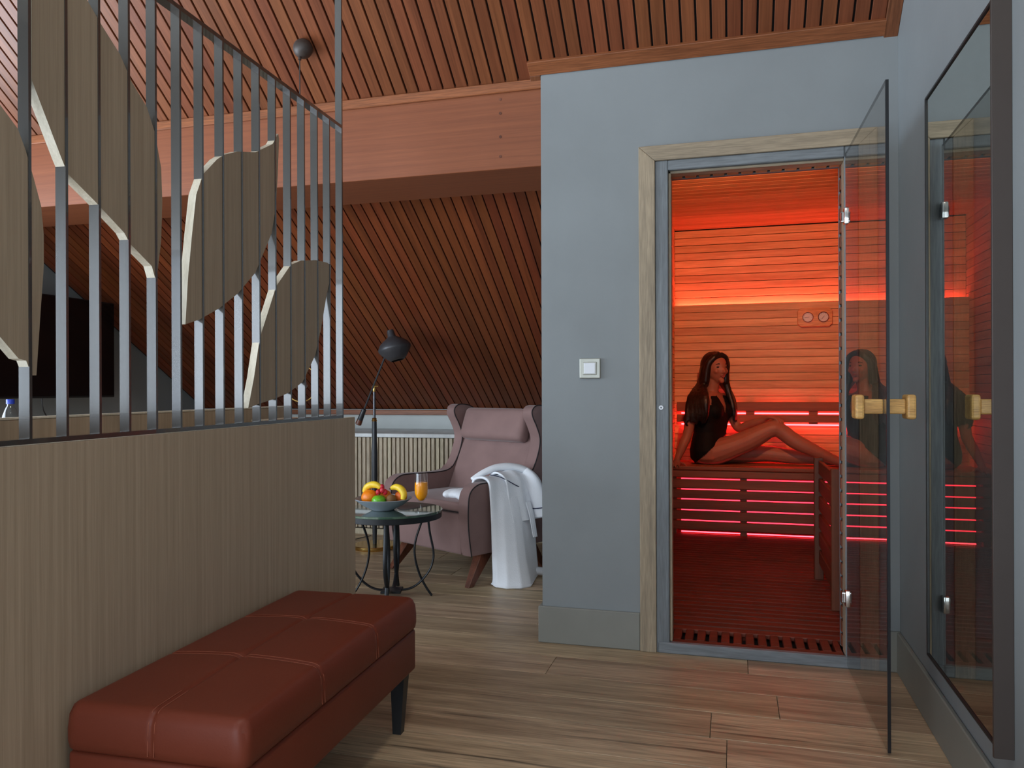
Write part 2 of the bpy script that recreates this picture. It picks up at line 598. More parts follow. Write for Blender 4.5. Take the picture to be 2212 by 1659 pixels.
zu = lambda y: UP_Z - UP_T * (y - WALL_Y)
zl = lambda y: LO_Z - LO_T * (y - LO_Y)
UP_Y0 = 1.55
cu = slope_slab('ceiling', GABLE - 0.1, RIGHT + 0.05, UP_Y0, 3.30, zu, 0.018, 0.10, M['groove'])
pitch = 0.0553
Lu = (3.16 - UP_Y0) * math.sqrt(1 + UP_T ** 2)
up_me = finish(box(-(pitch - 0.0078) / 2, (pitch - 0.0078) / 2, 0, Lu, 0, 0.02, 0.0015), 'board')
xs = []
k = -70
while True:
    x = -0.124 + pitch / 2 + pitch * k
    if x + pitch / 2 > 0.545:
        break
    if x > GABLE:
        xs.append(x)
    k += 1
slope_boards(cu, up_me, UP_Y0, zu, UP_T, xs, M['ceil_wood'])
cl = slope_slab('ceiling.001', GABLE - 0.1, -0.70, 3.42, KNEE + 0.1, zl, 0.018, 0.10, M['groove'])
pl_ = 0.0570
Ll = (KNEE - 0.035 - 3.47) * math.sqrt(1 + LO_T ** 2)
lo_me = finish(box(-(pl_ - 0.0064) / 2, (pl_ - 0.0064) / 2, 0, Ll, 0, 0.02, 0.0015), 'board')
slope_boards(cl, lo_me, 3.47, zl, LO_T, [-1.114 + pl_ / 2 + pl_ * k for k in range(-58, 8) if GABLE < -1.114 + pl_ * k < -0.75], M['ceil_low'])
struct('ceiling.002', box(GABLE - 0.1, RIGHT + 0.1, BACK - 0.1, UP_Y0 + 0.05, zu(UP_Y0), zu(UP_Y0) + 0.1), M['white_plaster'])

# battens on the slope round the plaster wall, and above the knee wall
ang_u = -math.atan(UP_T)
cu_n = math.sqrt(1 + UP_T ** 2)
b1 = put('batten', box(-0.79, 0.545, -0.060, 0.0, -0.014, 0.004, 0.002), M['trim_wood'], cu, (0, WALL_Y + 0.004, zu(WALL_Y + 0.004)), (ang_u, 0, 0))
put('batten', box(0.537, RIGHT, -1.9, 0.02, -0.014, 0.004, 0.002), M['trim_wood_y'], cu, (0, WALL_Y, zu(WALL_Y)), (ang_u, 0, 0))
put('batten', box(-0.79, -0.745, 0.0, 0.05, -0.014, 0.004, 0.002), M['trim_wood_y'], cu, (0, WALL_Y + 0.004, zu(WALL_Y + 0.004)), (ang_u, 0, 0))
struct('trim_1', box(GABLE, -0.745, KNEE - 0.04, KNEE, zl(KNEE) - 0.026, zl(KNEE) + 0.012, 0.003), M['trim_wood'])

# unseen ceiling lamp added as warm fill for the corridor
CLZ = zu(UP_Y0)
cp_ = thing('added_ceiling_lamp', (0.05, 0.35, CLZ), 0, 'added round white fill lamp on the corridor ceiling', 'lamp')
bm = bmesh.new()
lathe(bm, [(0, 0), (0.19, 0), (0.20, -0.02), (0.20, -0.05), (0.185, -0.05), (0.18, -0.03), (0, -0.03)], 40)
put('housing', finish(bm, 'housing', 40), M['switch_white'], cp_)
cd_ = bpy.data.lights.new('corridor_fill', 'AREA')
cd_.shape, cd_.size, cd_.energy, cd_.color = 'DISK', 0.34, 24, (1.0, 0.90, 0.79)
co_ = bpy.data.objects.new('corridor_fill', cd_)
COL.objects.link(co_)
co_.parent = cp_
co_.location = (0, 0, -0.045)

# ------------------------------------------------------------------ beam
beam = struct('beam', box(GABLE, -0.70, 3.14, 3.53, 1.947, 2.34, 0.002), M['beam_wood'], 'broad reddish wooden beam crossing under the sloping ceiling', 'beam')
put('batten', box(GABLE, -0.745, 3.125, 3.14, 2.262, 2.303, 0.003), M['trim_wood'], beam)
plug_me = finish((lambda b: (lathe(b, [(0, 0), (0.006, 0), (0.006, 0.002), (0, 0.002)], 12, Matrix.Rotation(PI / 2, 4, 'X')), b)[1])(bmesh.new()), 'plug')
for z in (2.238, 2.180, 2.082, 2.0):
    put('plug', plug_me, M['walnut'], beam, (-0.925, 3.1405, z))

# ------------------------------------------------------------------ walls
bm = bmesh.new()
TOP = 2.37
abox(bm, -0.745, DOOR_L - 0.06, WALL_Y, 3.23, 0, TOP)
abox(bm, DOOR_R + 0.06, RIGHT + 0.05, WALL_Y, 3.23, 0, TOP)
abox(bm, DOOR_L - 0.06, DOOR_R + 0.06, WALL_Y, 3.23, DOOR_T + 0.05, TOP)
struct('wall_front', bm, M['plaster'])
struct('wall_return', box(-0.745, -0.70, 3.23, KNEE + 0.1, 0, 2.37), M['plaster'])
struct('wall_right', box(RIGHT, RIGHT + 0.12, BACK - 0.1, WALL_Y + 0.05, 0, zu(UP_Y0) + 0.05), M['plaster'])
struct('wall_knee', box(GABLE, -0.745, KNEE, KNEE + 0.08, 0, 1.0), M['knee_paint'])


def holed_wall(name, axis, pos, thick, a0, a1, z0, z1, h, mat):
    bm = bmesh.new()
    for (p, q, r, s) in ((a0, h[0], z0, z1), (h[1], a1, z0, z1), (h[0], h[1], z0, h[2]), (h[0], h[1], h[3], z1)):
        if axis == 'x':
            abox(bm, pos, pos + thick, p, q, r, s)
        else:
            abox(bm, p, q, pos, pos + thick, r, s)
    return struct(name, bm, mat)


HG = (-1.95, 2.75, 0.30, 2.20)
HB = (-4.1, 0.40, 0.05, 2.15)
holed_wall('wall_left', 'x', GABLE - 0.12, 0.12, BACK - 0.1, KNEE + 0.1, 0, 3.7, HG, M['gable_paint'])
holed_wall('wall_back', 'y', BACK - 0.12, 0.12, GABLE - 0.1, RIGHT + 0.1, 0, 3.7, HB, M['white_plaster'])


def window(name, axis, pos, h):
    root = struct(name, None, None)
    cells = 2

    def bar(nm, a0, a1, z0, z1, mat, t0, t1):
        put(nm, box(pos + t0, pos + t1, a0, a1, z0, z1) if axis == 'x' else box(a0, a1, pos + t0, pos + t1, z0, z1), mat, root)
    for a0, a1, z0, z1 in ((h[0], h[0] + 0.05, h[2], h[3]), (h[1] - 0.05, h[1], h[2], h[3]), (h[0], h[1], h[2], h[2] + 0.05), (h[0], h[1], h[3] - 0.05, h[3]), ((h[0] + h[1]) / 2 - 0.03, (h[0] + h[1]) / 2 + 0.03, h[2], h[3])):
        bar('window_frame', a0, a1, z0, z1, M['steel'], -0.08, -0.03)
    for i in range(cells):
        c0 = h[0] + (h[1] - h[0]) * i / 2 + 0.04
        bar('pane', c0, c0 + (h[1] - h[0]) / 2 - 0.08, h[2] + 0.04, h[3] - 0.04, M['window_glass'], -0.06, -0.056)


window('window_1', 'x', GABLE, HG)
window('window_2', 'y', BACK, HB)

struct('baseboard_front', box(-0.760, -0.349, WALL_Y - 0.014, WALL_Y, 0, 0.147, 0.003), M['skirting'])
struct('baseboard_corner', box(0.512, RIGHT, WALL_Y - 0.014, WALL_Y, 0, 0.147, 0.003), M['skirting'])
struct('baseboard_right', box(RIGHT - 0.014, RIGHT, BACK, WALL_Y - 0.014, 0, 0.147, 0.003), M['skirting'])
struct('baseboard_return', box(-0.760, -0.745, WALL_Y, KNEE, 0, 0.147, 0.003), M['skirting'])

# ------------------------------------------------------------------ sauna doorway
door = struct('door_1', None, None, 'sauna doorway with washed wood frame and open tinted glass door', 'door')
CO, CI = 0.063, 0.0


def mitre(poly, y0, y1, mat, name):
    bm = bmesh.new()
    prism(bm, poly, lambda a, b, d: (a, d, b), y0, y1)
    bmesh.ops.bevel(bm, geom=bm.edges[:], offset=0.003, segments=2, profile=0.5, affect='EDGES')
    put(name, bm, mat, door)


cl_, ci_, ct, cti = -0.348, -0.285, 1.976, 1.917
cr_, cri = 0.513, 0.450
mitre([(cl_, 0), (ci_, 0), (ci_, cti), (cl_, ct)], 3.092, 3.115, M['casing'], 'casing')
mitre([(cr_, 0), (cr_, ct), (cri, cti), (cri, 0)], 3.092, 3.115, M['casing'], 'casing')
mitre([(cl_, ct), (ci_, cti), (cri, cti), (cr_, ct)], 3.092, 3.115, M['casing_x'], 'casing')
put('jamb', box(ci_, DOOR_L, 3.100, 3.185, 0.0, cti, 0.003), M['jamb'], door)
put('jamb', box(DOOR_R, cri, 3.104, 3.185, 0.0, cti, 0.003), M['jamb'], door)
put('head_jamb', box(DOOR_L, DOOR_R, 3.100, 3.185, DOOR_T, cti, 0.003), M['jamb_x'], door)
put('threshold', box(ci_ + 0.006, cri, 3.094, 3.122, 0.0, 0.042, 0.004), M['jamb_x'], door)
# rebate lip round the opening
put('jamb_lip', box(DOOR_L, DOOR_L + 0.010, 3.118, 3.175, 0.042, DOOR_T, 0.002), M['casing'], door)
put('jamb_lip', box(DOOR_R - 0.001, DOOR_R + 0.001, 3.118, 3.180, 0.042, DOOR_T, 0.002), M['casing'], door)
put('jamb_lip', box(DOOR_L, DOOR_R, 3.118, 3.175, DOOR_T - 0.010, DOOR_T, 0.002), M['casing_x'], door)
# lining blocks whose gaps read as a row of dark dots
blk_v = finish(box(-0.004, 0.004, 3.192, 3.228, 0, 0.0435, 0.002), 'lining_block')
blk_h = finish(box(0, 0.0435, 3.192, 3.228, -0.004, 0.004, 0.002), 'lining_block')
put('lining', box(DOOR_L - 0.05, DOOR_L - 0.002, 3.188, 3.245, 0.04, DOOR_T + 0.045), M['groove'], door)
put('lining', box(DOOR_R + 0.002, DOOR_R + 0.05, 3.188, 3.245, 0.04, DOOR_T + 0.045), M['groove'], door)
put('lining', box(DOOR_L - 0.05, DOOR_R + 0.05, 3.188, 3.245, DOOR_T + 0.002, DOOR_T + 0.05), M['groove'], door)
for k in range(34):
    z = 0.05 + 0.0540 * k
    put('lining_block', blk_v, M['sauna_z'], door, (DOOR_L, 0, z))
    put('lining_block', blk_v, M['sauna_z'], door, (DOOR_R, 0, z))
for k in range(12):
    put('lining_block', blk_h, M['sauna_x'], door, (DOOR_L + 0.005 + 0.054 * k, 0, DOOR_T))
put('edge_strip', box(DOOR_L - 0.03, DOOR_L + 0.004, 3.231, 3.25, 0.042, DOOR_T, 0.002), M['jamb'], door)
put('edge_strip', box(DOOR_R - 0.004, DOOR_R + 0.03, 3.231, 3.25, 0.042, DOOR_T, 0.002), M['jamb'], door)
put('edge_strip', box(DOOR_L, DOOR_R, 3.231, 3.25, DOOR_T - 0.004, DOOR_T + 0.03, 0.002), M['jamb_x'], door)
bm = bmesh.new()
lathe(bm, [(0.0035, 0), (0.0035, 0.004), (0.008, 0.004), (0.0095, 0.002), (0.0095, 0), (0.0035, 0)], 20, Matrix.Translation((-0.264, 3.1, 0.955)) @ Matrix.Rotation(PI / 2, 4, 'X'))
put('catch', finish(bm, 'catch', 40), M['switch_white'], door)

# glass leaf: local x runs from the hinge to the free edge
hx, hy, ex, ey = 0.408, 3.098, 0.420, 2.385
leaf_len = math.hypot(ex - hx, ey - hy)
leaf_a = math.atan2(ey - hy, ex - hx)
leaf = put('glass_leaf', box(0.004, leaf_len - 0.006, -0.004, 0.004, 0.012, 1.888), M['door_glass'], door, (hx, hy, 0), (0, 0, leaf_a))
put('glass_edge', box(leaf_len - 0.006, leaf_len, -0.0042, 0.0042, 0.012, 1.888), M['black'], leaf)
put('glass_edge', box(0.004, leaf_len - 0.006, -0.0035, 0.0035, 1.8882, 1.8895), M['black'], leaf)
for z in (0.262, 1.655):
    hb = bmesh.new()
    abox(hb, 0.0, 0.03, -0.012, 0.010, z - 0.030, z + 0.030)
    bmesh.ops.bevel(hb, geom=hb.edges[:], offset=0.004, segments=2, profile=0.5, affect='EDGES')
    h_ = put('hinge', finish(hb, 'hinge', 40), M['chrome'], leaf)
    pb = bmesh.new()
    lathe(pb, [(0, 0), (0.007, 0), (0.007, 0.03), (0, 0.03)], 14, Matrix.Translation((0.004, -0.012, z - 0.015)))
    put('pin', finish(pb, 'pin', 40), M['chrome'], leaf)
    put('hinge_plate', box(-0.012, 0.004, -0.020, -0.006, z - 0.020, z + 0.020, 0.002), M['chrome'], leaf)
hx_ = leaf_len - 0.062
for s in (-1, 1):
    put('handle_stem', box(hx_ - 0.018, hx_ + 0.018, min(0.004 * s, 0.055 * s), max(0.004 * s, 0.055 * s), 0.955, 0.997, 0.004, 2), M['handle_wood'], leaf)
    put('handle_grip', box(hx_ - 0.040, hx_ + 0.030, min(0.055 * s, 0.080 * s), max(0.055 * s, 0.080 * s), 0.940, 1.010, 0.007, 2), M['handle_wood'], leaf)

# ------------------------------------------------------------------ light switch
sw = thing('light_switch', (-0.545, WALL_Y, 1.111), 0, 'square champagne framed light switch with white rocker on the grey wall', 'switch')
put('frame', box(-0.042, 0.042, -0.010, 0.0, -0.040, 0.040, 0.003, 2), M['switch_frame'], sw)
put('bezel', box(-0.028, 0.028, -0.013, -0.008, -0.026, 0.026, 0.002), M['switch_frame'], sw)
put('rocker', box(-0.023, 0.023, -0.017, -0.010, -0.022, 0.022, 0.002, 2), M['switch_white'], sw)

# ------------------------------------------------------------------ wall mirror
MZ0, MZ1, MY0, MY1 = 0.225, 1.900, 1.918, 2.612
mir = thing('wall_mirror', (RIGHT, (MY0 + MY1) / 2, MZ0), 0, 'tall wall mirror in a thin dark brown frame beside the glass door', 'mirror')
hh, hw = MZ1 - MZ0, (MY1 - MY0) / 2
put('glass', box(-0.018, -0.015, -hw + 0.006, hw - 0.006, 0.006, hh - 0.006), M['mirror'], mir)
put('back_panel', box(-0.0145, -0.001, -hw + 0.006, hw - 0.006, 0.006, hh - 0.006), M['mirror_black'], mir)
for nm, a0, a1, z0, z1, mt, dp in (('frame_bar', -hw, -hw + 0.010, 0, hh, 'mirror_frame', 0.040), ('frame_bar', hw - 0.008, hw, 0, hh, 'mirror_black', 0.022), ('frame_bar', -hw + 0.010, hw - 0.008, 0, 0.008, 'mirror_black', 0.022), ('frame_bar', -hw + 0.010, hw - 0.008, hh - 0.008, hh, 'mirror_black', 0.022)):
    put(nm, box(-dp, 0.0, a0, a1, z0, z1, 0.001), M[mt], mir)

# ------------------------------------------------------------------ sauna cabin
SX0, SX1, SY0, SY1, SZ = -0.405, 1.02, 3.25, 5.97, 2.205
PANEL_Y, PANEL_Z = 5.90, 1.640
BP = 0.0555


def clad(parent, me, positions, mat):
    for p in positions:
        put('board', me, mat, parent, p)


sb = struct('wall_sauna_back', box(SX0 - 0.1, SX1 + 0.1, SY1 + 0.012, SY1 + 0.08, 0, SZ + 0.1), M['groove'])
bme = finish(box(SX0, SX1, 0, 0.012, 0.001, BP - 0.0025, 0.0022), 'board')
clad(sb, bme, [(0, SY1, PANEL_Z - 0.05 + BP * k) for k in range(11)], M['sauna_x'])
# the lower panel stands proud of the wall and carries the light strip on its top edge
sp = struct('wall_sauna_panel', box(SX0, SX1, PANEL_Y + 0.012, PANEL_Y + 0.030, 0.0, PANEL_Z - 0.004), M['sauna_x'])
clad(sp, bme, [(0, PANEL_Y, PANEL_Z - BP * (k + 1)) for k in range(29)], M['sauna_x'])
sl = struct('wall_sauna_left', box(SX0 - 0.06, SX0 - 0.012, SY0 - 0.02, SY1 + 0.05, 0, SZ + 0.1), M['groove'])
bmy = finish(box(0, 0.012, SY0, SY1, 0.001, BP - 0.0025, 0.0022), 'board')
clad(sl, bmy, [(SX0 - 0.012, 0, 0.0 + BP * k) for k in range(40)], M['sauna_y'])
sr = struct('wall_sauna_right', box(SX1 + 0.012, SX1 + 0.06, SY0 - 0.02, SY1 + 0.05, 0, SZ + 0.1), M['groove'])
clad(sr, bmy, [(SX1, 0, 0.0 + BP * k) for k in range(40)], M['sauna_y'])
bm = bmesh.new()
abox(bm, SX0 - 0.06, DOOR_L - 0.05, 3.235, 3.25, 0, SZ + 0.1)
abox(bm, DOOR_R + 0.05, SX1 + 0.06, 3.235, 3.25, 0, SZ + 0.1)
abox(bm, DOOR_L - 0.05, DOOR_R + 0.05, 3.235, 3.25, DOOR_T + 0.05, SZ + 0.1)
struct('wall_sauna_front', bm, M['sauna_x'])
scl = struct('ceiling.003', box(SX0 - 0.06, SX1 + 0.06, SY0 - 0.02, SY1 + 0.08, SZ + 0.014, SZ + 0.08), M['groove'])
bmc = finish(box(SX0, SX1, 0.002, 0.076, 0, 0.012, 0.0025), 'board')
clad(scl, bmc, [(0, SY0 + 0.08 * k, SZ) for k in range(34)], M['sauna_x'])
bm = bmesh.new()
abox(bm, SX0 - 0.06, SX1 + 0.06, 3.25, SY1 + 0.05, -0.03, 0.008)
abox(bm, DOOR_L - 0.05, DOOR_R + 0.05, 3.122, 3.25, -0.03, 0.008)
struct('floor.001', bm, M['groove'])

DB0 = 3.125
db = thing('duckboard', (0, DB0, 0.008), 0, 'slatted wooden duckboard covering the sauna floor', 'duckboard')
for k in range(14):
    x0 = DOOR_L + 0.006 + 0.0465 * k
    if x0 + 0.01 < DOOR_R:
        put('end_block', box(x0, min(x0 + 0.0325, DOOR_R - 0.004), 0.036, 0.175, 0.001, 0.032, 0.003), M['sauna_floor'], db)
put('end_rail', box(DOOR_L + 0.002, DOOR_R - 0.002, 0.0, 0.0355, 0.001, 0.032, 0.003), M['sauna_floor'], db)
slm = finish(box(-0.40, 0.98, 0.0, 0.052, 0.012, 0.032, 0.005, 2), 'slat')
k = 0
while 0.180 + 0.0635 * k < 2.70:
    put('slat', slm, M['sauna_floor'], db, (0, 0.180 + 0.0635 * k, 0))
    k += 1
for x in (-0.36, 0.06, 0.45, 0.9):
    put('bearer', box(x - 0.02, x + 0.02, 0.181, 2.74, 0.0, 0.0115), M['sauna_floor'], db)

# bench
BY, BZ = 5.42, 0.505
bench = thing('sauna_bench', (0, BY, 0.04), 0, 'long wooden sauna bench with slatted front lit red from beneath', 'bench')
zz = BZ - 0.04
for k in range(4):
    y0 = 0.0 + 0.118 * k
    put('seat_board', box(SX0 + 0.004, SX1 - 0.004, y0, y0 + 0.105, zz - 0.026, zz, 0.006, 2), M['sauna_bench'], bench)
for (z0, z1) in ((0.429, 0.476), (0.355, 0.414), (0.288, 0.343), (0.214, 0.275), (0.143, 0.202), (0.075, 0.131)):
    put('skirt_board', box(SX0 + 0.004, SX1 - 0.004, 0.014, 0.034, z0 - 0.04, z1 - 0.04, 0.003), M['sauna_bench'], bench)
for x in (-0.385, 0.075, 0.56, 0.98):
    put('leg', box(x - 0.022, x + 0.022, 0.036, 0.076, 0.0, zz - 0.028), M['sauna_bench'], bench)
# back rest rails
br = thing('bench_backrest', (0, PANEL_Y, 0.70), 0, 'horizontal wooden backrest rails glowing red along their edges', 'backrest')
for (z0, z1) in ((0.866, 0.93), (0.786, 0.840)):
    put('rail', box(SX0 + 0.02, SX1 - 0.02, -0.052, -0.036, z0 - 0.70, z1 - 0.70, 0.003), M['sauna_bench'], br)
for x in (-0.3, 0.128, 0.552, 0.95):
    put('bracket', box(x - 0.03, x + 0.03, -0.0355, -0.001, 0.075, 0.215), M['sauna_bench'], br)


def led(x0, x1, y0, y1, z0, z1, label, mat='led_red'):
    o = put('light_strip', box(x0, x1, y0, y1, z0, z1), M[mat])
    tag(o, label, 'light strip')
    return o


led(SX0 + 0.02, SX1 - 0.02, PANEL_Y + 0.034, PANEL_Y + 0.046, PANEL_Z - 0.022, PANEL_Z - 0.012, 'glowing red light strip along the top edge of the sauna back panel')
put('light_strip', box(SX0 + 0.05, SX1 - 0.05, -0.030, -0.018, 0.145, 0.153), M['led_red2'], br)
put('light_strip', box(SX0 + 0.05, SX1 - 0.05, -0.020, -0.006, 0.065, 0.072), M['led_red2'], br)
for zs in (0.4205, 0.348, 0.2805, 0.207, 0.136, 0.058):
    put('light_strip', box(SX0 + 0.07, SX1 - 0.05, 0.080, 0.086, zs - 0.012 - 0.04, zs - 0.005 - 0.04), M['led_slot'] if zs > 0.1 else M['led_foot'], bench)

pel = thing('pelmet_fill_light', ((SX0 + SX1) / 2, 3.2515, 2.12), 0, 'added red fill strip on an unseen wooden pelmet above the door inside the sauna', 'light strip')  # hidden strip added to redden the cabin floor and bench
hwid = (SX1 - SX0) / 2 - 0.01
put('pelmet', box(-hwid, hwid, 0.0, 0.075, 0.0, 0.012, 0.002), M['sauna_x'], pel)  # unseen board added to keep the strip's light off the floor outside
put('light_strip', box(-hwid + 0.04, hwid - 0.04, 0.004, 0.014, 0.016, 0.026), M['led_fill'], pel)

# unseen fill spot added above the door inside the cabin to brighten the back wall
lp = thing('sauna_fill_spot', (0.10, 3.252, 2.06), 0, 'small added warm fill spotlight inside the sauna above the door', 'lamp')
bm = bmesh.new()
lathe(bm, [(0, 0.0), (0.028, 0.0), (0.034, 0.02), (0.036, 0.07), (0.032, 0.07), (0.030, 0.03), (0, 0.02)], 24, Matrix.Rotation(-PI / 2 - 0.15, 4, 'X'))
put('housing', finish(bm, 'housing', 50), M['heater'], lp, (0, 0.012, 0))
put('base', box(-0.045, 0.045, 0.0, 0.014, -0.045, 0.045, 0.004), M['sauna_z'], lp)
sd = bpy.data.lights.new('fill_spot_bulb', 'SPOT')
sd.energy, sd.color, sd.spot_size, sd.spot_blend, sd.shadow_soft_size = 115, (1.0, 0.42, 0.20), math.radians(62), 0.5, 0.03
so = bpy.data.objects.new('fill_spot_bulb', sd)
COL.objects.link(so)
so.parent = lp
so.location = (0, 0.10, -0.015)
so.rotation_euler = (math.radians(90 - 11), 0, 0)

# heater guard
hg = thing('heater_guard', (0.434, 3.73, 0.04), 0, 'slatted wooden guard rail standing on the sauna floor', 'guard rail')
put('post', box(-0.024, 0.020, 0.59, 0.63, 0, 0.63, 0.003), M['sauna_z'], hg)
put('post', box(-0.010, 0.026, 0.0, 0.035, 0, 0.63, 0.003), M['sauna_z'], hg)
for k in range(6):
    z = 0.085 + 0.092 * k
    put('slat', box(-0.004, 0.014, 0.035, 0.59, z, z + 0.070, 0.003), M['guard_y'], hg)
ht = thing('sauna_heater', (0.68, 4.02, 0.04), 0, 'dark sauna heater with stones behind the wooden guard', 'heater')
put('body', box(-0.16, 0.16, -0.2, 0.2, 0.06, 0.5, 0.01, 2), M['heater'], ht)
for sx in (-1, 1):
    for sy in (-1, 1):
        put('leg', box(0.12 * sx - 0.015, 0.12 * sx + 0.015, 0.16 * sy - 0.015, 0.16 * sy + 0.015, 0, 0.06), M['heater'], ht)
for i in range(16):
    bm = bmesh.new()
    bmesh.ops.create_icosphere(bm, subdivisions=1, radius=0.05)
    for v in bm.verts:
        v.co *= random.uniform(0.8, 1.1)
    put('stone', bm, M['stone'], ht, (-0.11 + 0.075 * (i % 4), -0.14 + 0.09 * (i // 4), 0.51 + random.uniform(0, 0.02)))

# gauge board
ga = thing('sauna_gauge', (0.565, PANEL_Y, 1.525), 0, 'wooden board with two round dials on the sauna wall', 'gauge')
bm = bmesh.new()
W, H, c_ = 0.115, 0.066, 0.022
prism(bm, [(-W + c_, -H), (W - c_, -H), (W, -H + c_), (W, H - c_), (W - c_, H), (-W + c_, H), (-W, H - c_), (-W, -H + c_)], lambda a, b, d: (a, d, b), -0.034, 0.0)
bmesh.ops.bevel(bm, geom=bm.edges[:], offset=0.006, segments=2, profile=0.5, affect='EDGES')
put('plate', finish(bm, 'plate', 40), M['gauge_wood'], ga)
for dx in (-0.047, 0.055):
    bm = bmesh.new()
    lathe(bm, [(0.031, 0), (0.037, 0.0), (0.037, 0.008), (0.031, 0.008), (0.031, 0)], 28, Matrix.Rotation(PI / 2, 4, 'X'))
    rim = put('dial_rim', finish(bm, 'dial_rim', 40), M['chrome'], ga, (dx, -0.034, 0.0))
    bm = bmesh.new()
    lathe(bm, [(0, 0.004), (0.031, 0.004), (0.031, 0), (0, 0)], 28, Matrix.Rotation(PI / 2, 4, 'X'))
    put('dial_face', bm, M['dial'], rim)
    a = 0.2 if dx < 0 else 0.9
    put('needle', box(-0.020, 0.010, -0.0065, -0.005, -0.0012, 0.0012), M['black'], rim, (0, 0, 0), (0, -a, 0))
    for q in range(9):
        an = -0.6 + q * 0.55
        put('dial_mark', box(-0.0275, -0.023, -0.006, -0.005, -0.0008, 0.0008), M['black'], rim, (0, 0, 0), (0, an, 0))

# ------------------------------------------------------------------ room divider with steel screen
DANG = math.radians(2.38)
div = thing('room_divider', (-1.345, 2.2, 0), DANG, 'wood veneer half wall carrying a screen of steel slats and wooden leaves', 'divider')
# local: y along the divider (t), x towards the corridor (front face at 0)
T0, T1 = -1.75, 0.485
PZ = 0.925
put('front_panel', box(-0.022, 0.0, T0, T1, 0, PZ, 0.0015), M['veneer'], div)
put('end_panel', box(-0.26, -0.022, T1 - 0.022, T1, 0, PZ, 0.0015), M['veneer'], div)
put('back_panel', box(-0.282, -0.26, T0, 0.45, 0, 0.964, 0.0015), M['veneer'], div)
put('back_edge', box(-0.283, -0.259, T0, 0.451, 0.9645, 0.969), M['leaf_edge'], div)
put('trough_floor', box(-0.26, -0.022, T0, T1 - 0.022, 0.855, 0.875), M['veneer'], div)
put('front_edge', box(-0.0215, -0.0005, T0, T1, PZ + 0.0003, PZ + 0.002), M['leaf_edge'], div)
put('top_cap', box(-0.26, -0.022, 0.20, T1 - 0.022, 0.905, PZ + 0.001), M['leaf_edge'], div)

scr = bpy.data.objects.new('screen', None)
COL.objects.link(scr)
scr.parent = div
scr.location = (0, 0, PZ + 0.002)
scr['label'] = 'bronze steel screen of upright slats with wooden leaf inlays'
ZR0, ZR1 = 0.0, 1.052          # bottom rail foot, top rail underside (local z)
SD, STK = 0.025, 0.0068
put('bottom_rail', box(-SD, 0, T0, 0.386, 0.0, 0.010), M['steel'], scr)
put('top_rail', box(-SD - 0.004, 0.0, T0, 0.378, ZR1, ZR1 + 0.012), M['steel'], scr)
ts = [-0.995 + 0.091 * k for k in range(-8, 16)]
ts[-1] = 0.378
slme = finish(box(-SD, 0, 0, STK, 0.010, ZR1), 'slat')
for t in ts[:-1]:
    put('slat', slme, M['steel'], scr, (0, t, 0))
pz = zu(2.2 + 0.378) - PZ - 0.004
put('post', box(-SD, 0, 0.378, 0.378 + 0.009, 0.0, pz), M['steel'], scr)

LEAF = {
    'C': [(-0.518, 1.196), (-0.507, 1.315), (-0.49, 1.428), (-0.472, 1.534), (-0.443, 1.594), (-0.381, 1.651), (-0.349, 1.672), (-0.285, 1.7), (-0.192, 1.725), (-0.097, 1.778), (-0.063, 1.82), (-0.058, 1.806), (-0.067, 1.689), (-0.078, 1.594), (-0.103, 1.506), (-0.194, 1.373), (-0.285, 1.301), (-0.375, 1.25), (-0.46, 1.213)],
    'D': [(-0.235, 0.978), (-0.204, 1.067), (-0.173, 1.182), (-0.11, 1.292), (-0.08, 1.346), (-0.015, 1.404), (0.011, 1.427), (0.077, 1.451), (0.181, 1.469), (0.261, 1.473), (0.293, 1.469), (0.289, 1.424), (0.26, 1.365), (0.214, 1.234), (0.173, 1.146), (0.085, 1.055), (-0.007, 1.02), (-0.093, 1.002), (-0.178, 0.989)],
    'B': [(-0.985, 1.632), (-0.913, 1.502), (-0.896, 1.474), (-0.823, 1.436), (-0.734, 1.385), (-0.716, 1.364), (-0.643, 1.324), (-0.631, 1.297), (-0.625, 1.297), (-0.609, 1.388), (-0.604, 1.487), (-0.608, 1.566), (-0.63, 1.644), (-0.658, 1.695), (-0.708, 1.735), (-0.746, 1.783), (-0.801, 1.823), (-0.842, 1.857), (-0.892, 1.89), (-0.984, 1.942)],
    'A': [(-1.30, 1.42), (-1.20, 1.28), (-1.117, 1.19), (-1.06, 1.131), (-1.018, 1.091), (-1.001, 1.088), (-0.988, 1.06), (-0.977, 1.06), (-0.967, 1.178), (-0.958, 1.278), (-0.958, 1.339), (-0.964, 1.393), (-0.982, 1.445), (-1.001, 1.494), (-1.018, 1.528), (-1.058, 1.561), (-1.115, 1.618), (-1.20, 1.68), (-1.30, 1.72)],
}


def clip(poly, a, keep_ge):
    out = []
    n = len(poly)
    for i in range(n):
        p, q = poly[i], poly[(i + 1) % n]
        ip = (p[0] >= a) if keep_ge else (p[0] <= a)
        iq = (q[0] >= a) if keep_ge else (q[0] <= a)
        if ip:
            out.append(p)
        if ip != iq:
            s = (a - p[0]) / (q[0] - p[0])
            out.append((a, p[1] + s * (q[1] - p[1])))
    return out


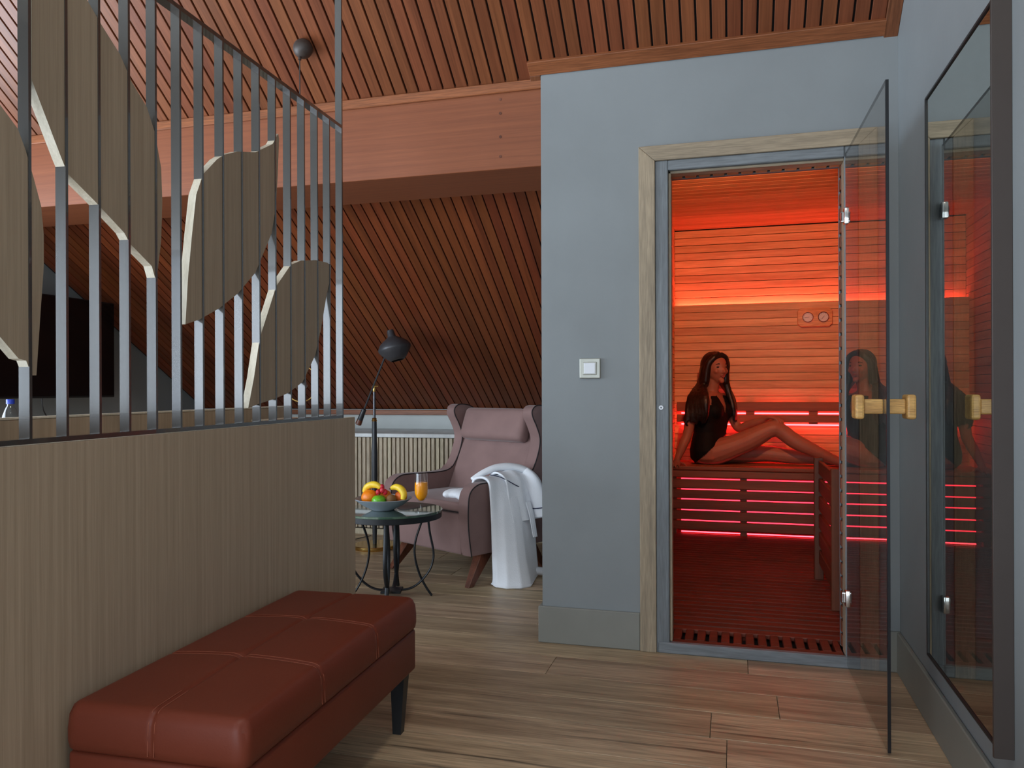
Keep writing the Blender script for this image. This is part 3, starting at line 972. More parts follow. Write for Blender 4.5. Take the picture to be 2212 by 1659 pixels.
for key, poly in LEAF.items():
    for t0, t1 in zip(ts, ts[1:]):
        pc = clip(clip(poly, t0 + STK + 0.0004, True), t1 - 0.0004, False)
        if len(pc) < 3 or max(p[0] for p in pc) - min(p[0] for p in pc) < 0.004:
            continue
        bm = bmesh.new()
        prism(bm, pc, lambda a, b, d: (d, a, b - PZ - 0.002), -SD + 0.001, -0.0015)
        bmesh.ops.remove_doubles(bm, verts=bm.verts[:], dist=1e-5)
        me = finish(bm, 'leaf_board')
        me.materials.append(M['leaf_wood'])
        me.materials.append(M['leaf_edge'])
        for f in me.polygons:
            f.material_index = 0 if abs(f.normal.x) > 0.9 else 1
        put('leaf_board', me, None, scr)

# ------------------------------------------------------------------ upholstered bench
OA = math.atan2(0.039, 0.915)
ot = thing('upholstered_bench', (-1.108, 1.747, 0), OA * 0.9, 'rust leather upholstered bench with stitched panels and black legs', 'bench')
OW, OL = 0.200, 0.462          # half sizes
zb0, zb1, zt = 0.180, 0.305, 0.402
bm = bmesh.new()
abox(bm, -OW, OW, -OL, OL, zb0, zb1)
bmesh.ops.bevel(bm, geom=bm.edges[:], offset=0.010, segments=3, profile=0.5, affect='EDGES')
put('base', finish(bm, 'base', 60), M['leather'], ot)


def pad():
    bm = bmesh.new()
    nx, ny, R = 40, 90, 0.024
    x_seams = [0.0]
    y_seams = [-OL / 3 * 1.0, OL / 3 * 1.0]
    def top(u, v):
        # u, v in -1..1 over the unrolled top and rim
        x, y = u * (OW + 0.004), v * (OL + 0.004)
        ex = max(0, abs(x) - (OW + 0.004 - R)) / R
        ey = max(0, abs(y) - (OL + 0.004 - R)) / R
        e = min(1.0, math.hypot(ex, ey))
        drop = R * (1 - math.sqrt(max(0, 1 - e * e)))
        dom = 0.012 * (1 - u * u) * (1 - v * v)
        g = 0
        for s in x_seams:
            g = max(g, math.exp(-((x - s) / 0.005) ** 2) * 0.9)
        for s in y_seams:
            g = max(g, math.exp(-((y - s) / 0.006) ** 2))
        for s in y_seams:
            g = g + 1.5 * math.exp(-((y - s) ** 2 + x * x) / 0.014 ** 2)
        return Vector((x, y, zt - drop + dom - 0.0048 * g))
    def us(n, seams, half):
        base_ = [math.sin((i / n - 0.5) * PI) for i in range(n + 1)]
        lin_ = [(2 * i / n - 1) for i in range(n + 1)]
        vals = [0.6 * l + 0.4 * b for l, b in zip(lin_, base_)]
        for s in seams:
            for d in (-0.014, -0.008, -0.004, -0.002, 0, 0.002, 0.004, 0.008, 0.014):
                vals.append((s + d) / half)
        return sorted(set(round(v, 5) for v in vals))
    U = us(nx, x_seams, OW + 0.004)
    V = us(ny, y_seams, OL + 0.004)
    # corners are rounded in plan
    def plan(p):
        rr = 0.025
        cx, cy = OW + 0.004 - rr, OL + 0.004 - rr
        if abs(p.x) > cx and abs(p.y) > cy:
            dx, dy = abs(p.x) - cx, abs(p.y) - cy
            m = max(dx, dy)
            d = math.hypot(dx, dy)
            if d > 1e-9:
                k = m / d
                p.x = math.copysign(cx + dx * k, p.x)
                p.y = math.copysign(cy + dy * k, p.y)
        return p
    grid = [[bm.verts.new(plan(top(u, v))) for v in V] for u in U]
    for i in range(len(U) - 1):
        for j in range(len(V) - 1):
            bm.faces.new((grid[i][j], grid[i + 1][j], grid[i + 1][j + 1], grid[i][j + 1]))
    rim = [grid[i][0] for i in range(len(U))] + [grid[-1][j] for j in range(1, len(V))] + [grid[i][-1] for i in range(len(U) - 2, -1, -1)] + [grid[0][j] for j in range(len(V) - 2, 0, -1)]
    def side(z, off, dent):
        out = []
        for v in rim:
            n = Vector((v.co.x / (OW) if abs(abs(v.co.x) - OW - 0.004) < 0.028 else 0, v.co.y / OL if abs(abs(v.co.y) - OL - 0.004) < 0.028 else 0, 0))
            if n.length:
                n.normalize()
            g = 0
            for s in y_seams:
                g = max(g, math.exp(-((v.co.y - s) / 0.006) ** 2))
            for s in x_seams:
                if abs(v.co.y) > OL - 0.02:
                    g = max(g, math.exp(-((v.co.x - s) / 0.006) ** 2))
            q = v.co + n * (off - 0.0025 * g * dent)
            out.append(bm.verts.new((q.x, q.y, z)))
        return out
    prev = rim
    for z, off, dent in ((zt - 0.05, 0.003, 1), (zt - 0.075, 0.003, 1), (zb1 + 0.008, 0.0, 1), (zb1, -0.008, 0)):
        cur = side(z, off, dent)
        for i in range(len(prev)):
            j = (i + 1) % len(prev)
            bm.faces.new((prev[i], prev[j], cur[j], cur[i]))
        prev = cur
    bm.faces.new(prev)
    return finish(bm, 'cushion', 70), top


cush_me, otop = pad()
cush = put('cushion', cush_me, M['leather'], ot)
# twin stitch lines beside the cross seams and their run down the side
for s in (-OL / 3, OL / 3):
    for d in (-0.007, 0.007):
        pts = []
        for i in range(33):
            u = -1 + 2 * i / 32
            p = otop(u, (s + d) / (OL + 0.004))
            pts.append(p + Vector((0, 0, 0.0006)))
        pts = [Vector((pts[0].x - 0.003, pts[0].y, zb1 + 0.012))] + pts + [Vector((pts[-1].x + 0.0032, pts[-1].y, zb1 + 0.012))]
        bm = bmesh.new()
        tube(bm, pts, 0.0007, 5)
        put('stitching', bm, M['thread'], cush)
for d in (-0.007, 0.007):
    pts = [otop(d / (OW + 0.004), -1 + 0.0 + 0.22 * i / 8) + Vector((0, -0.0002, 0.0006)) for i in range(9)]
    pts = [Vector((d, pts[0].y - 0.003, zb1 + 0.012))] + pts
    bm = bmesh.new()
    tube(bm, pts, 0.0007, 5)
    put('stitching', bm, M['thread'], cush)
for s in (-OL / 3, OL / 3):
    bm = bmesh.new()
    ball(bm, (0, 0, 0), (0.011, 0.011, 0.005), 14, 8)
    put('tuft_button', finish(bm, 'tuft_button', 180), M['leather'], cush, otop(0, s / (OL + 0.004)))
for sx in (-1, 1):
    for sy in (-1, 1):
        bm = bmesh.new()
        x, y = sx * (OW - 0.038), sy * (OL - 0.038)
        a, b_ = 0.022, 0.013
        vs = [bm.verts.new((x + a * i, y + a * j, zb0 + 0.002)) for i, j in ((-1, -1), (1, -1), (1, 1), (-1, 1))] + [bm.verts.new((x - sx * 0.004 + b_ * i, y - sy * 0.004 + b_ * j, 0)) for i, j in ((-1, -1), (1, -1), (1, 1), (-1, 1))]
        for f in ((0, 1, 2, 3), (7, 6, 5, 4), (0, 4, 5, 1), (1, 5, 6, 2), (2, 6, 7, 3), (3, 7, 4, 0)):
            bm.faces.new([vs[i] for i in f])
        put('leg', bm, M['black_leg'], ot)
# ------------------------------------------------------------------ wing chair
CH = thing('wing_armchair', (-1.459, 4.282, 0), math.radians(-28.5), 'mauve velvet wing armchair with dark piping beside the floor lamp', 'armchair')
front = [(-0.315, 0.165), (-0.335, 0.30), (-0.337, 0.42), (-0.325, 0.49), (-0.28, 0.527), (-0.21, 0.537), (0.0, 0.532), (0.11, 0.545), (0.165, 0.60), (0.205, 0.69), (0.212, 0.755), (0.185, 0.82), (0.155, 0.87), (0.148, 0.905), (0.175, 0.932), (0.22, 0.937), (0.29, 0.923), (0.345, 0.885)]
sp_ = [(p.x, p.y) for p in spline([(a, b, 0) for a, b in front], 5)]
prof = sp_ + [(0.36, 0.80), (0.33, 0.50), (0.29, 0.22), (0.26, 0.165)]
XI, XO = 0.2875, 0.3625
for s in (-1, 1):
    bm = bmesh.new()
    prism(bm, prof, lambda a, b, d: (d, a, b), s * XI, s * XO)
    es = [e for e in bm.edges if abs(e.verts[0].co.x - e.verts[1].co.x) < 1e-6]
    bmesh.ops.bevel(bm, geom=es, offset=0.009, segments=3, profile=0.5, affect='EDGES')
    arm = put('arm_panel', finish(bm, 'arm_panel', 50), M['velvet'], CH)
    for xx in ((XI + 0.001,) if s < 0 else (XO - 0.001,)):
        bm = bmesh.new()
        pts = []
        n = len(sp_)
        for i, (a, b) in enumerate(sp_):
            pts.append((s * xx, a, b))
        tube(bm, [Vector(p) for p in pts], 0.0035, 7)
        put('piping', finish(bm, 'piping', 60), M['piping'], arm)


def cushion(x0, x1, y0, y1, z0, z1, r, puff=0.0, seg=5):
    bm = bmesh.new()
    abox(bm, x0, x1, y0, y1, z0, z1)
    bmesh.ops.bevel(bm, geom=bm.edges[:], offset=r, segments=seg, profile=0.5, affect='EDGES')
    bmesh.ops.subdivide_edges(bm, edges=[e for e in bm.edges if e.calc_length() > 0.05], cuts=6, use_grid_fill=True)
    cx, cy = (x0 + x1) / 2, (y0 + y1) / 2
    for v in bm.verts:
        u, w_ = (v.co.x - cx) / (x1 - x0) * 2, (v.co.y - cy) / (y1 - y0) * 2
        if v.co.z > (z0 + z1) / 2:
            v.co.z += puff * (1 - u * u) * (1 - w_ * w_)
    return finish(bm, 'cushion', 180)


put('apron', cushion(-XI, XI, -0.322, 0.25, 0.165, 0.383, 0.012), M['velvet'], CH)
seat = put('seat', cushion(-XI, XI, -0.328, 0.18, 0.386, 0.435, 0.016, 0.018), M['velvet'], CH)
bm = bmesh.new()
tube(bm, [(-XI, -0.327, 0.385), (XI, -0.327, 0.385)], 0.003, 7)
put('piping', bm, M['piping'], seat)
# backrest: slanted slab and head roll
bm = bmesh.new()
prism(bm, [(0.085, 0.42), (0.235, 0.74), (0.30, 0.905), (0.345, 0.885), (0.35, 0.80), (0.30, 0.3), (0.2, 0.3)], lambda a, b, d: (d, a, b), -XI, XI)
bmesh.ops.bevel(bm, geom=bm.edges[:], offset=0.012, segments=3, profile=0.5, affect='EDGES')
put('backrest', finish(bm, 'backrest', 50), M['velvet'], CH)
bm = bmesh.new()
abox(bm, -0.262, 0.262, -0.045, 0.045, -0.098, 0.098)
bmesh.ops.bevel(bm, geom=bm.edges[:], offset=0.034, segments=5, profile=0.5, affect='EDGES')
bmesh.ops.subdivide_edges(bm, edges=[e for e in bm.edges if e.calc_length() > 0.06], cuts=5, use_grid_fill=True)
for v in bm.verts:
    v.co.y -= 0.012 * (1 - (v.co.x / 0.262) ** 2) * (1 - (v.co.z / 0.098) ** 2)
put('head_cushion', finish(bm, 'head_cushion', 180), M['velvet'], CH, (0, 0.222, 0.818), (math.radians(-20), 0, 0))


def blade_leg(top, foot, w0=0.030, d0=0.045, w1=0.016, d1=0.020):
    bm = bmesh.new()
    t, f = Vector(top), Vector(foot)
    vs = []
    for p, a, b in ((t, w0, d0), (f, w1, d1)):
        for i, j in ((-1, -1), (1, -1), (1, 1), (-1, 1)):
            vs.append(bm.verts.new((p.x + a * i, p.y + b * j, p.z)))
    for q in ((3, 2, 1, 0), (4, 5, 6, 7), (0, 1, 5, 4), (1, 2, 6, 5), (2, 3, 7, 6), (3, 0, 4, 7)):
        bm.faces.new([vs[i] for i in q])
    bmesh.ops.bevel(bm, geom=bm.edges[:], offset=0.003, segments=1, profile=0.5, affect='EDGES')
    return bm


for s in (-1, 1):
    put('leg', blade_leg((s * 0.30, -0.165, 0.168), (s * 0.325, -0.30, 0.0)), M['walnut'], CH)
    put('leg', blade_leg((s * 0.27, 0.19, 0.168), (s * 0.275, 0.33, 0.0)), M['walnut'], CH)

# ------------------------------------------------------------------ bathrobe over the arm (same local frame as the chair)
RB = thing('bathrobe', (-1.459, 4.282, 0), math.radians(-28.5), 'white terry bathrobe with navy piping draped over the armchair arm', 'bathrobe')


def sheet(path, ywid, nj, name, thick=0.010, wr=0.006, seed=0.0, bulge=None):
    """path: list of (x, z); ywid(s) -> (y0, y1); s in 0..1"""
    P = spline([(a, b, 0) for a, b in path], 8)
    n = len(P)
    bm = bmesh.new()
    g = []
    for i, p in enumerate(P):
        s = i / (n - 1)
        y0, y1 = ywid(s)
        a, b = P[max(0, i - 1)], P[min(n - 1, i + 1)]
        t = (b - a).normalized()
        nrm = Vector((t.y, -t.x, 0)) * -1
        row_ = []
        for j in range(nj + 1):
            v = j / nj
            y = y0 + (y1 - y0) * v
            w_ = wr * (0.3 + s) * (math.sin(v * 11 + seed + 1.2 * math.sin(s * 2.4)) + 0.7 * mnoise.noise((v * 5, s * 3, seed)) + 0.3 * math.sin(v * 23 + seed * 2))
            q = p + nrm * w_
            bx, by = bulge(s, v) if bulge else (0.0, 0.0)
            row_.append(bm.verts.new((q.x + bx, y + by, max(q.y, 0.006))))
        g.append(row_)
    for i in range(n - 1):
        for j in range(nj):
            bm.faces.new((g[i][j], g[i + 1][j], g[i + 1][j + 1], g[i][j + 1]))
    bmesh.ops.recalc_face_normals(bm, faces=bm.faces[:])
    bmesh.ops.solidify(bm, geom=bm.faces[:], thickness=thick)
    return finish(bm, name, 180)


body_path = [(0.245, 0.50), (0.262, 0.545), (0.30, 0.563), (0.35, 0.563), (0.386, 0.535), (0.398, 0.45), (0.408, 0.30), (0.418, 0.15), (0.428, 0.040), (0.422, 0.010)]
HEM = [(0.0, 0.380, -0.195), (0.14, 0.44, -0.222), (0.30, 0.515, -0.205), (0.46, 0.560, -0.140), (0.60, 0.555, -0.070), (0.76, 0.520, 0.0), (1.0, 0.455, 0.100)]


def hang(s, v):
    """how far the hanging end swells outwards, from the arm top (s = 0.45) to the hem"""
    f = max(0.0, (s - 0.44) / 0.56) ** 1.15
    for (v0, x0, y0), (v1, x1, y1) in zip(HEM, HEM[1:]):
        if v <= v1:
            k = (v - v0) / (v1 - v0)
            hx_, hy_ = x0 + (x1 - x0) * k, y0 + (y1 - y0) * k
            break
    return (hx_ - 0.430) * f, (hy_ - (-0.212 + 0.322 * v)) * f


put('robe_body', sheet(body_path, lambda s: (-0.212, 0.110), 48, 'robe_body', 0.012, 0.004, 0.4, hang), M['terry'], RB)
# under layer, shorter and further back
put('robe_layer', sheet([(0.25, 0.53), (0.30, 0.578), (0.35, 0.582), (0.402, 0.545), (0.424, 0.44), (0.442, 0.36), (0.450, 0.325)], lambda s: (-0.11 + 0.02 * s, 0.125 + 0.01 * s), 34, 'robe_layer', 0.010, 0.005, 2.2), M['terry'], RB)
# rolled collar
bm = bmesh.new()
cp = spline([(0.24, -0.195, 0.545), (0.262, -0.13, 0.578), (0.285, -0.05, 0.600), (0.325, 0.03, 0.600), (0.372, 0.095, 0.575), (0.412, 0.14, 0.515), (0.424, 0.155, 0.43)], 8)
tube(bm, cp, [(0.020 + 0.018 * math.sin(PI * i / (len(cp) - 1)), 0.012 + 0.010 * math.sin(PI * i / (len(cp) - 1))) for i in range(len(cp))], 14)
put('collar', finish(bm, 'collar', 180), M['terry'], RB)
# sleeve with cuff
bm = bmesh.new()
svp = spline([(0.372, 0.07, 0.565), (0.425, 0.08, 0.52), (0.452, 0.088, 0.45), (0.464, 0.098, 0.385), (0.470, 0.104, 0.340)], 7)
tube(bm, svp, [(0.024 + 0.012 * i / len(svp), 0.042 + 0.010 * i / len(svp)) for i in range(len(svp))], 16)
put('sleeve', finish(bm, 'sleeve', 180), M['terry'], RB)
bm = bmesh.new()
ring = []
fr_ = frames([(0.4635, 0.0975, 0.388), (0.467, 0.101, 0.362)])
p, u, v = fr_[0]
tube(bm, [p + u * (0.0355 * math.cos(a)) + v * (0.0525 * math.sin(a)) for a in [2 * PI * k / 24 for k in range(25)]], 0.0028, 6)
put('cuff_piping', bm, M['navy'], RB)
bm = bmesh.new()
tube(bm, spline([(0.345, -0.165, 0.575), (0.385, -0.12, 0.560), (0.412, -0.05, 0.520), (0.418, -0.02, 0.505)], 8), 0.0026, 6)
put('pocket_piping', bm, M['navy'], RB)
# belt end
put('belt', sheet([(0.436, 0.42), (0.458, 0.36), (0.472, 0.29), (0.482, 0.235)], lambda s: (0.015 + 0.012 * s, 0.052 + 0.004 * s), 6, 'belt', 0.006, 0.002, 1.0), M['terry'], RB)
# hem tail on the floor
bm = bmesh.new()
tube(bm, spline([(0.430, 0.06, 0.05), (0.445, 0.13, 0.030), (0.46, 0.200, 0.026)], 6), [(0.03, 0.022)] * 12 + [(0.016, 0.012)], 14)
put('robe_tail', finish(bm, 'robe_tail', 180), M['terry'], RB)
# part lying on the seat
bm = bmesh.new()
for k in range(5):
    ball(bm, (0.10 + 0.035 * k, -0.205 + 0.02 * math.sin(k), 0.458), (0.042, 0.075, 0.028 + 0.004 * (k % 2)), 18, 10)
lump = remeshed(bm, 'robe_fold', 0.007, 3)
put('robe_fold', lump, M['terry'], RB)

# ------------------------------------------------------------------ round iron side table
TB = thing('side_table', (-1.632, 3.60, 0), math.radians(15.6), 'round black iron side table with a green glass top', 'table')
TZ, TR = 0.434, 0.252
bm = bmesh.new()
lathe(bm, [(0, TZ - 0.012), (TR - 0.002, TZ - 0.012), (TR, TZ - 0.010), (TR, TZ - 0.002), (TR - 0.002, TZ), (0, TZ)], 64)
put('glass_top', finish(bm, 'glass_top', 40), M['green_top'], TB)
bm = bmesh.new()
lathe(bm, [(TR - 0.035, TZ - 0.040), (TR - 0.006, TZ - 0.040), (TR - 0.004, TZ - 0.038), (TR - 0.004, TZ - 0.0125), (TR - 0.035, TZ - 0.0125), (TR - 0.035, TZ - 0.040)], 64)
put('rim', finish(bm, 'rim', 40), M['iron'], TB)
rA = [(0.163, 0.405), (0.14, 0.345), (0.12, 0.283), (0.113, 0.228), (0.12, 0.168), (0.14, 0.104), (0.168, 0.048), (0.198, 0.004)]
rB = [(0.180, 0.405), (0.189, 0.32), (0.205, 0.24), (0.207, 0.19), (0.191, 0.136), (0.154, 0.085), (0.113, 0.050), (0.07, 0.034), (0.03, 0.032)]
for q in range(4):
    a = q * PI / 2
    tang = Vector((-math.sin(a), math.cos(a), 0))
    for prof_ in (rA, rB):
        P_ = spline([(r * math.cos(a), r * math.sin(a), z) for r, z in prof_], 5)
        F_ = []
        for p, u, v in frames(P_):
            t_ = u.cross(v)
            F_.append((p, tang, t_.cross(tang).normalized()))
        bm = bmesh.new()
        tube(bm, P_, [(0.0105, 0.0055)] * len(P_), 10, True, F_)
        put('leg', finish(bm, 'leg', 60), M['iron'], TB)
put('base_plate', box(-0.05, 0.05, -0.05, 0.05, 0.024, 0.036, 0.002), M['iron'], TB)

# juice glass
JG = thing('juice_glass', (-1.455, 3.555, TZ), 0, 'stemmed glass of orange juice on the round table', 'glass')
bm = bmesh.new()
outer = [(0.0, 0.003), (0.030, 0.003), (0.032, 0.005), (0.012, 0.010), (0.006, 0.018), (0.008, 0.030), (0.006, 0.042), (0.012, 0.050), (0.026, 0.068), (0.033, 0.090), (0.034, 0.115), (0.032, 0.150), (0.030, 0.188)]
inner = [(0.0285, 0.188), (0.0305, 0.150), (0.0325, 0.115), (0.0315, 0.090), (0.0245, 0.069), (0.010, 0.054), (0.0, 0.052)]
lathe(bm, [(0, 0.0005), (0.032, 0.0005), (0.032, 0.005)] + outer[3:] + inner, 32)
put('glass_body', finish(bm, 'glass_body', 60), M['clear_glass'], JG)
bm = bmesh.new()
lathe(bm, [(0, 0.054), (0.010, 0.056), (0.0238, 0.070), (0.0308, 0.090), (0.0318, 0.115), (0.0303, 0.143), (0, 0.143)], 32)
put('juice', finish(bm, 'juice', 60), M['juice'], JG)

# fruit bowl
BX, BYY = -1.662, 3.565
bo = thing('fruit_bowl', (BX, BYY, TZ), 0, 'shallow blue grey bowl holding fruit on the round table', 'bowl')
bm = bmesh.new()
lathe(bm, [(0, 0.001), (0.055, 0.001), (0.06, 0.006), (0.10, 0.026), (0.140, 0.056), (0.143, 0.058), (0.140, 0.060), (0.098, 0.032), (0.055, 0.013), (0, 0.012)], 48)
put('dish', finish(bm, 'dish', 60), M['bowl'], bo)


def fruit(name, loc, r, mat, label, cat, squash=1.0, rot=None, stem=True, dimple=0.12):
    t = thing(name, (BX + loc[0], BYY + loc[1], TZ + loc[2]), 0, label, cat, 'fruit in the bowl')
    bm = bmesh.new()
    pr = []
    for i in range(19):
        a = PI * i / 18
        rr = r * math.sin(a)
        z = -r * squash * math.cos(a)
        d = dimple * r * math.exp(-((PI - a) / 0.45) ** 2) - dimple * 0.6 * r * math.exp(-(a / 0.4) ** 2)
        pr.append((max(rr, 0), z - d))
    pr[0] = (0, pr[0][1])
    pr[-1] = (0, pr[-1][1])
    lathe(bm, pr, 24)
    put('flesh', finish(bm, 'flesh', 180), M[mat], t, (0, 0, r * squash), rot or (0, 0, 0))
    if stem:
        bm = bmesh.new()
        tube(bm, [(0, 0, 2 * r * squash - dimple * r - 0.002), (0.001, 0, 2 * r * squash + 0.004 - dimple * r * 0.5)], 0.0016, 6)
        put('stem', bm, M['banana_tip'], t)
    return t


fruit('orange', (-0.062, -0.020, 0.022), 0.042, 'orange', 'large orange heaped in the bowl next to the green apple', 'orange', 0.95, None, False, 0.03)
fruit('apple', (0.006, -0.062, 0.020), 0.035, 'apple', 'green apple at the front of the fruit bowl', 'apple', 0.92)
fruit('kiwi', (0.062, -0.040, 0.027), 0.026, 'kiwi', 'brown kiwi between the green apple and the peach', 'kiwi', 1.15, (0.9, 0.2, 0.4), False, 0.0)
fruit('peach', (0.094, 0.004, 0.040), 0.031, 'peach', 'orange red peach under the banana tip at the bowl edge', 'peach', 0.95, None, False, 0.06)
fruit('orange', (-0.015, 0.045, 0.018), 0.040, 'orange', 'second orange mostly hidden behind the berries', 'orange', 0.95, None, False, 0.03)


def banana(pts, label):
    t = thing('banana', (BX + pts[0][0], BYY + pts[0][1], TZ + pts[0][2]), 0, label, 'banana', 'fruit in the bowl')
    o = Vector(pts[0])
    P = [p - o for p in spline(pts, 8)]
    n = len(P)
    bm = bmesh.new()
    tube(bm, P, [0.004 + 0.0135 * math.sin(PI * min(1, max(0, 0.08 + 0.86 * i / (n - 1)))) ** 0.55 for i in range(n)], 10)
    put('peel', finish(bm, 'peel', 60), M['banana'], t)
    bm = bmesh.new()
    d = (P[-1] - P[-2]).normalized()
    tube(bm, [P[-1] - d * 0.004, P[-1] + d * 0.012], [0.006, 0.004], 8)
    put('stem', bm, M['banana_tip'], t)


banana([(-0.100, -0.005, 0.085), (-0.085, -0.005, 0.110), (-0.055, -0.008, 0.124), (-0.025, -0.012, 0.122), (-0.004, -0.016, 0.110)], 'yellow banana arching over the large orange')
banana([(0.120, -0.035, 0.060), (0.124, -0.030, 0.085), (0.108, -0.024, 0.108), (0.080, -0.018, 0.118), (0.050, -0.010, 0.110)], 'yellow banana curving down over the bowl rim beside the juice')
for i, (dx, dy, dz, lab) in enumerate(((0.010, -0.030, 0.088, 'topmost red berry on the fruit heap'), (-0.008, -0.038, 0.080, 'red berry resting between the orange and the apple'), (0.030, -0.040, 0.082, 'red berry resting beside the kiwi'), (0.020, -0.050, 0.092, 'red berry lying above the green apple'), (0.000, -0.012, 0.102, 'red berry at the peak of the fruit heap'))):
    t = thing('berry', (BX + dx, BYY + dy, TZ + dz), 0, lab, 'berry', 'fruit in the bowl')
    bm = bmesh.new()
    ball(bm, (0, 0, 0.012), (0.0125, 0.0125, 0.015), 14, 10)
    put('flesh', finish(bm, 'flesh', 180), M['berry'], t)

# ------------------------------------------------------------------ floor lamp
FL = thing('floor_lamp', (-2.240, 4.676, 0), 0, 'black and brass floor lamp with a counterweighted arm and rounded shade', 'lamp')
bm = bmesh.new()
lathe(bm, [(0, 0), (0.138, 0), (0.140, 0.003), (0.140, 0.022), (0.137, 0.025), (0, 0.027)], 48)
put('base', finish(bm, 'base', 40), M['brass'], FL)
bm = bmesh.new()
lathe(bm, [(0, 0.027), (0.013, 0.027), (0.015, 0.10), (0.021, 0.45), (0.021, 0.62), (0.0165, 0.70), (0.0155, 0.822), (0, 0.822)], 24)
put('lower_pole', finish(bm, 'lower_pole', 40), M['lamp_black'], FL)
bm = bmesh.new()
lathe(bm, [(0, 0.822), (0.016, 0.822), (0.018, 0.828), (0.014, 0.834), (0.016, 0.840), (0.010, 0.846), (0, 0.846)], 20)
put('collar', finish(bm, 'collar', 40), M['brass'], FL)
bm = bmesh.new()
lathe(bm, [(0, 0.846), (0.0085, 0.846), (0.0085, 1.015), (0, 1.015)], 16)
put('upper_pole', finish(bm, 'upper_pole', 40), M['lamp_grey'], FL)
bm = bmesh.new()
lathe(bm, [(0, 1.015), (0.010, 1.015), (0.012, 1.025), (0.012, 1.04), (0.008, 1.05), (0.011, 1.06), (0.006, 1.072), (0, 1.072)], 16)
jt = put('joint', finish(bm, 'joint', 40), M['brass'], FL)
bm = bmesh.new()
tube(bm, [(-0.012, -0.012, 1.047), (0.034, -0.012, 1.052)], 0.004, 8)
put('wing_screw', bm, M['brass'], jt)
d = Vector((0.105, 0, 0.24)).normalized()
jp = Vector((-0.002, -0.012, 1.047))
bm = bmesh.new()
tube(bm, [jp - d * 0.20, jp + d * 0.215], 0.006, 8)
put('arm', bm, M['lamp_black'], FL)
bm = bmesh.new()
tube(bm, [jp - d * 0.155, jp - d * 0.16, jp - d * 0.235, jp - d * 0.24], [0.008, 0.015, 0.019, 0.017], 14)
cw = put('counterweight', finish(bm, 'counterweight', 40), M['lamp_black'], FL)
bm = bmesh.new()
tube(bm, [jp - d * 0.235, jp - d * 0.265, jp - d * 0.27], [0.0195, 0.021, 0.015], 14)
put('wood_tip', finish(bm, 'wood_tip', 40), M['walnut'], cw)
bm = bmesh.new()
tilt = Matrix.Translation((0.147, -0.012, 1.308)) @ Matrix.Rotation(math.radians(-15), 4, 'Y')
lathe(bm, [(0, 0.108), (0.020, 0.108), (0.023, 0.100), (0.026, 0.068), (0.034, 0.058), (0.062, 0.042), (0.092, 0.018), (0.108, -0.010), (0.106, -0.022), (0.090, -0.046), (0.066, -0.074), (0.044, -0.094), (0.040, -0.094), (0.062, -0.072), (0.086, -0.044), (0.102, -0.020), (0.104, -0.010), (0.088, 0.016), (0.058, 0.038), (0, 0.05)], 40, tilt)
put('shade', finish(bm, 'shade', 50), M['lamp_shade'], FL)
bm = bmesh.new()
tube(bm, [(-0.10, -0.06, 0.006), (-0.17, -0.03, 0.005), (-0.22, 0.05, 0.005), (-0.25, 0.20, 0.005), (-0.20, 0.36, 0.005)], 0.003, 6)
put('cord', bm, M['lamp_black'], FL)

# ------------------------------------------------------------------ radiator cover under the slope
CV = 5.10
rc = thing('radiator_cover', ((GABLE - 0.745) / 2, CV, 0), 0, 'slatted wooden radiator cover with a marble top under the slope', 'radiator cover')
cx0, cx1 = GABLE - (GABLE - 0.745) / 2 + 0.01, -0.745 - (GABLE - 0.745) / 2 - 0.02
put('back_panel', box(cx0, cx1, 0.020, 0.034, 0.0, 0.69), M['groove'], rc)
put('top', box(cx0, cx1, -0.02, KNEE - CV - 0.002, 0.692, 0.720, 0.003), M['marble'], rc)
put('base_board', box(cx0, cx1, 0.004, 0.0195, 0.0, 0.040), M['cover_slat'], rc)
svm = finish(box(0, 0.0245, 0.0, 0.019, 0.048, 0.690, 0.0015), 'slat')
x = cx0 + 0.01
while x < cx1 - 0.03:
    put('slat', svm, M['cover_slat'], rc, (x, 0, 0))
    x += 0.0329

# ------------------------------------------------------------------ television, cable, desk, bottle
tv = thing('television', (-4.05, 3.85, 0.984), 0, 'large black flat television on the gable wall behind the screen', 'television')
put('case', box(-0.045, -0.004, -0.575, 0.575, 0.0, 0.640, 0.004), M['tv_case'], tv)
put('screen', box(-0.0035, 0.0, -0.565, 0.565, 0.012, 0.630), M['tv'], tv)
put('wall_arm', box(GABLE + 4.052, -0.046, -0.05, 0.05, 0.2, 0.4), M['tv_case'], tv)
bm = bmesh.new()
tube(bm, spline([(-0.02, 0.0, 0.002), (-0.02, 0.012, -0.07), (-0.02, 0.045, -0.13), (-0.02, 0.04, -0.18), (-0.02, -0.01, -0.23)], 6), 0.004, 6)
put('cable', bm, M['tv_case'], tv)
dk = thing('desk', (-3.1, 2.55, 0), 0, 'long wooden desk behind the room divider below the television', 'desk')
put('top', box(-0.35, 0.35, -0.9, 0.9, 0.70, 0.735, 0.003), M['desk'], dk)
for sx in (-1, 1):
    for sy in (-1, 1):
        put('leg', box(sx * 0.32 - 0.025, sx * 0.32 + 0.025, sy * 0.86 - 0.025, sy * 0.86 + 0.025, 0, 0.70), M['desk'], dk)
bt = thing('water_bottle', (-2.88, 2.572, 0.735), 0, 'clear water bottle with a blue cap behind the screen', 'bottle')
bm = bmesh.new()
lathe(bm, [(0, 0.001), (0.030, 0.001), (0.033, 0.006), (0.033, 0.06), (0.031, 0.07), (0.033, 0.08), (0.033, 0.165), (0.030, 0.19), (0.022, 0.215), (0.013, 0.232), (0.012, 0.245), (0, 0.245)], 28)
put('body', finish(bm, 'body', 50), M['bottle'], bt)
bm = bmesh.new()
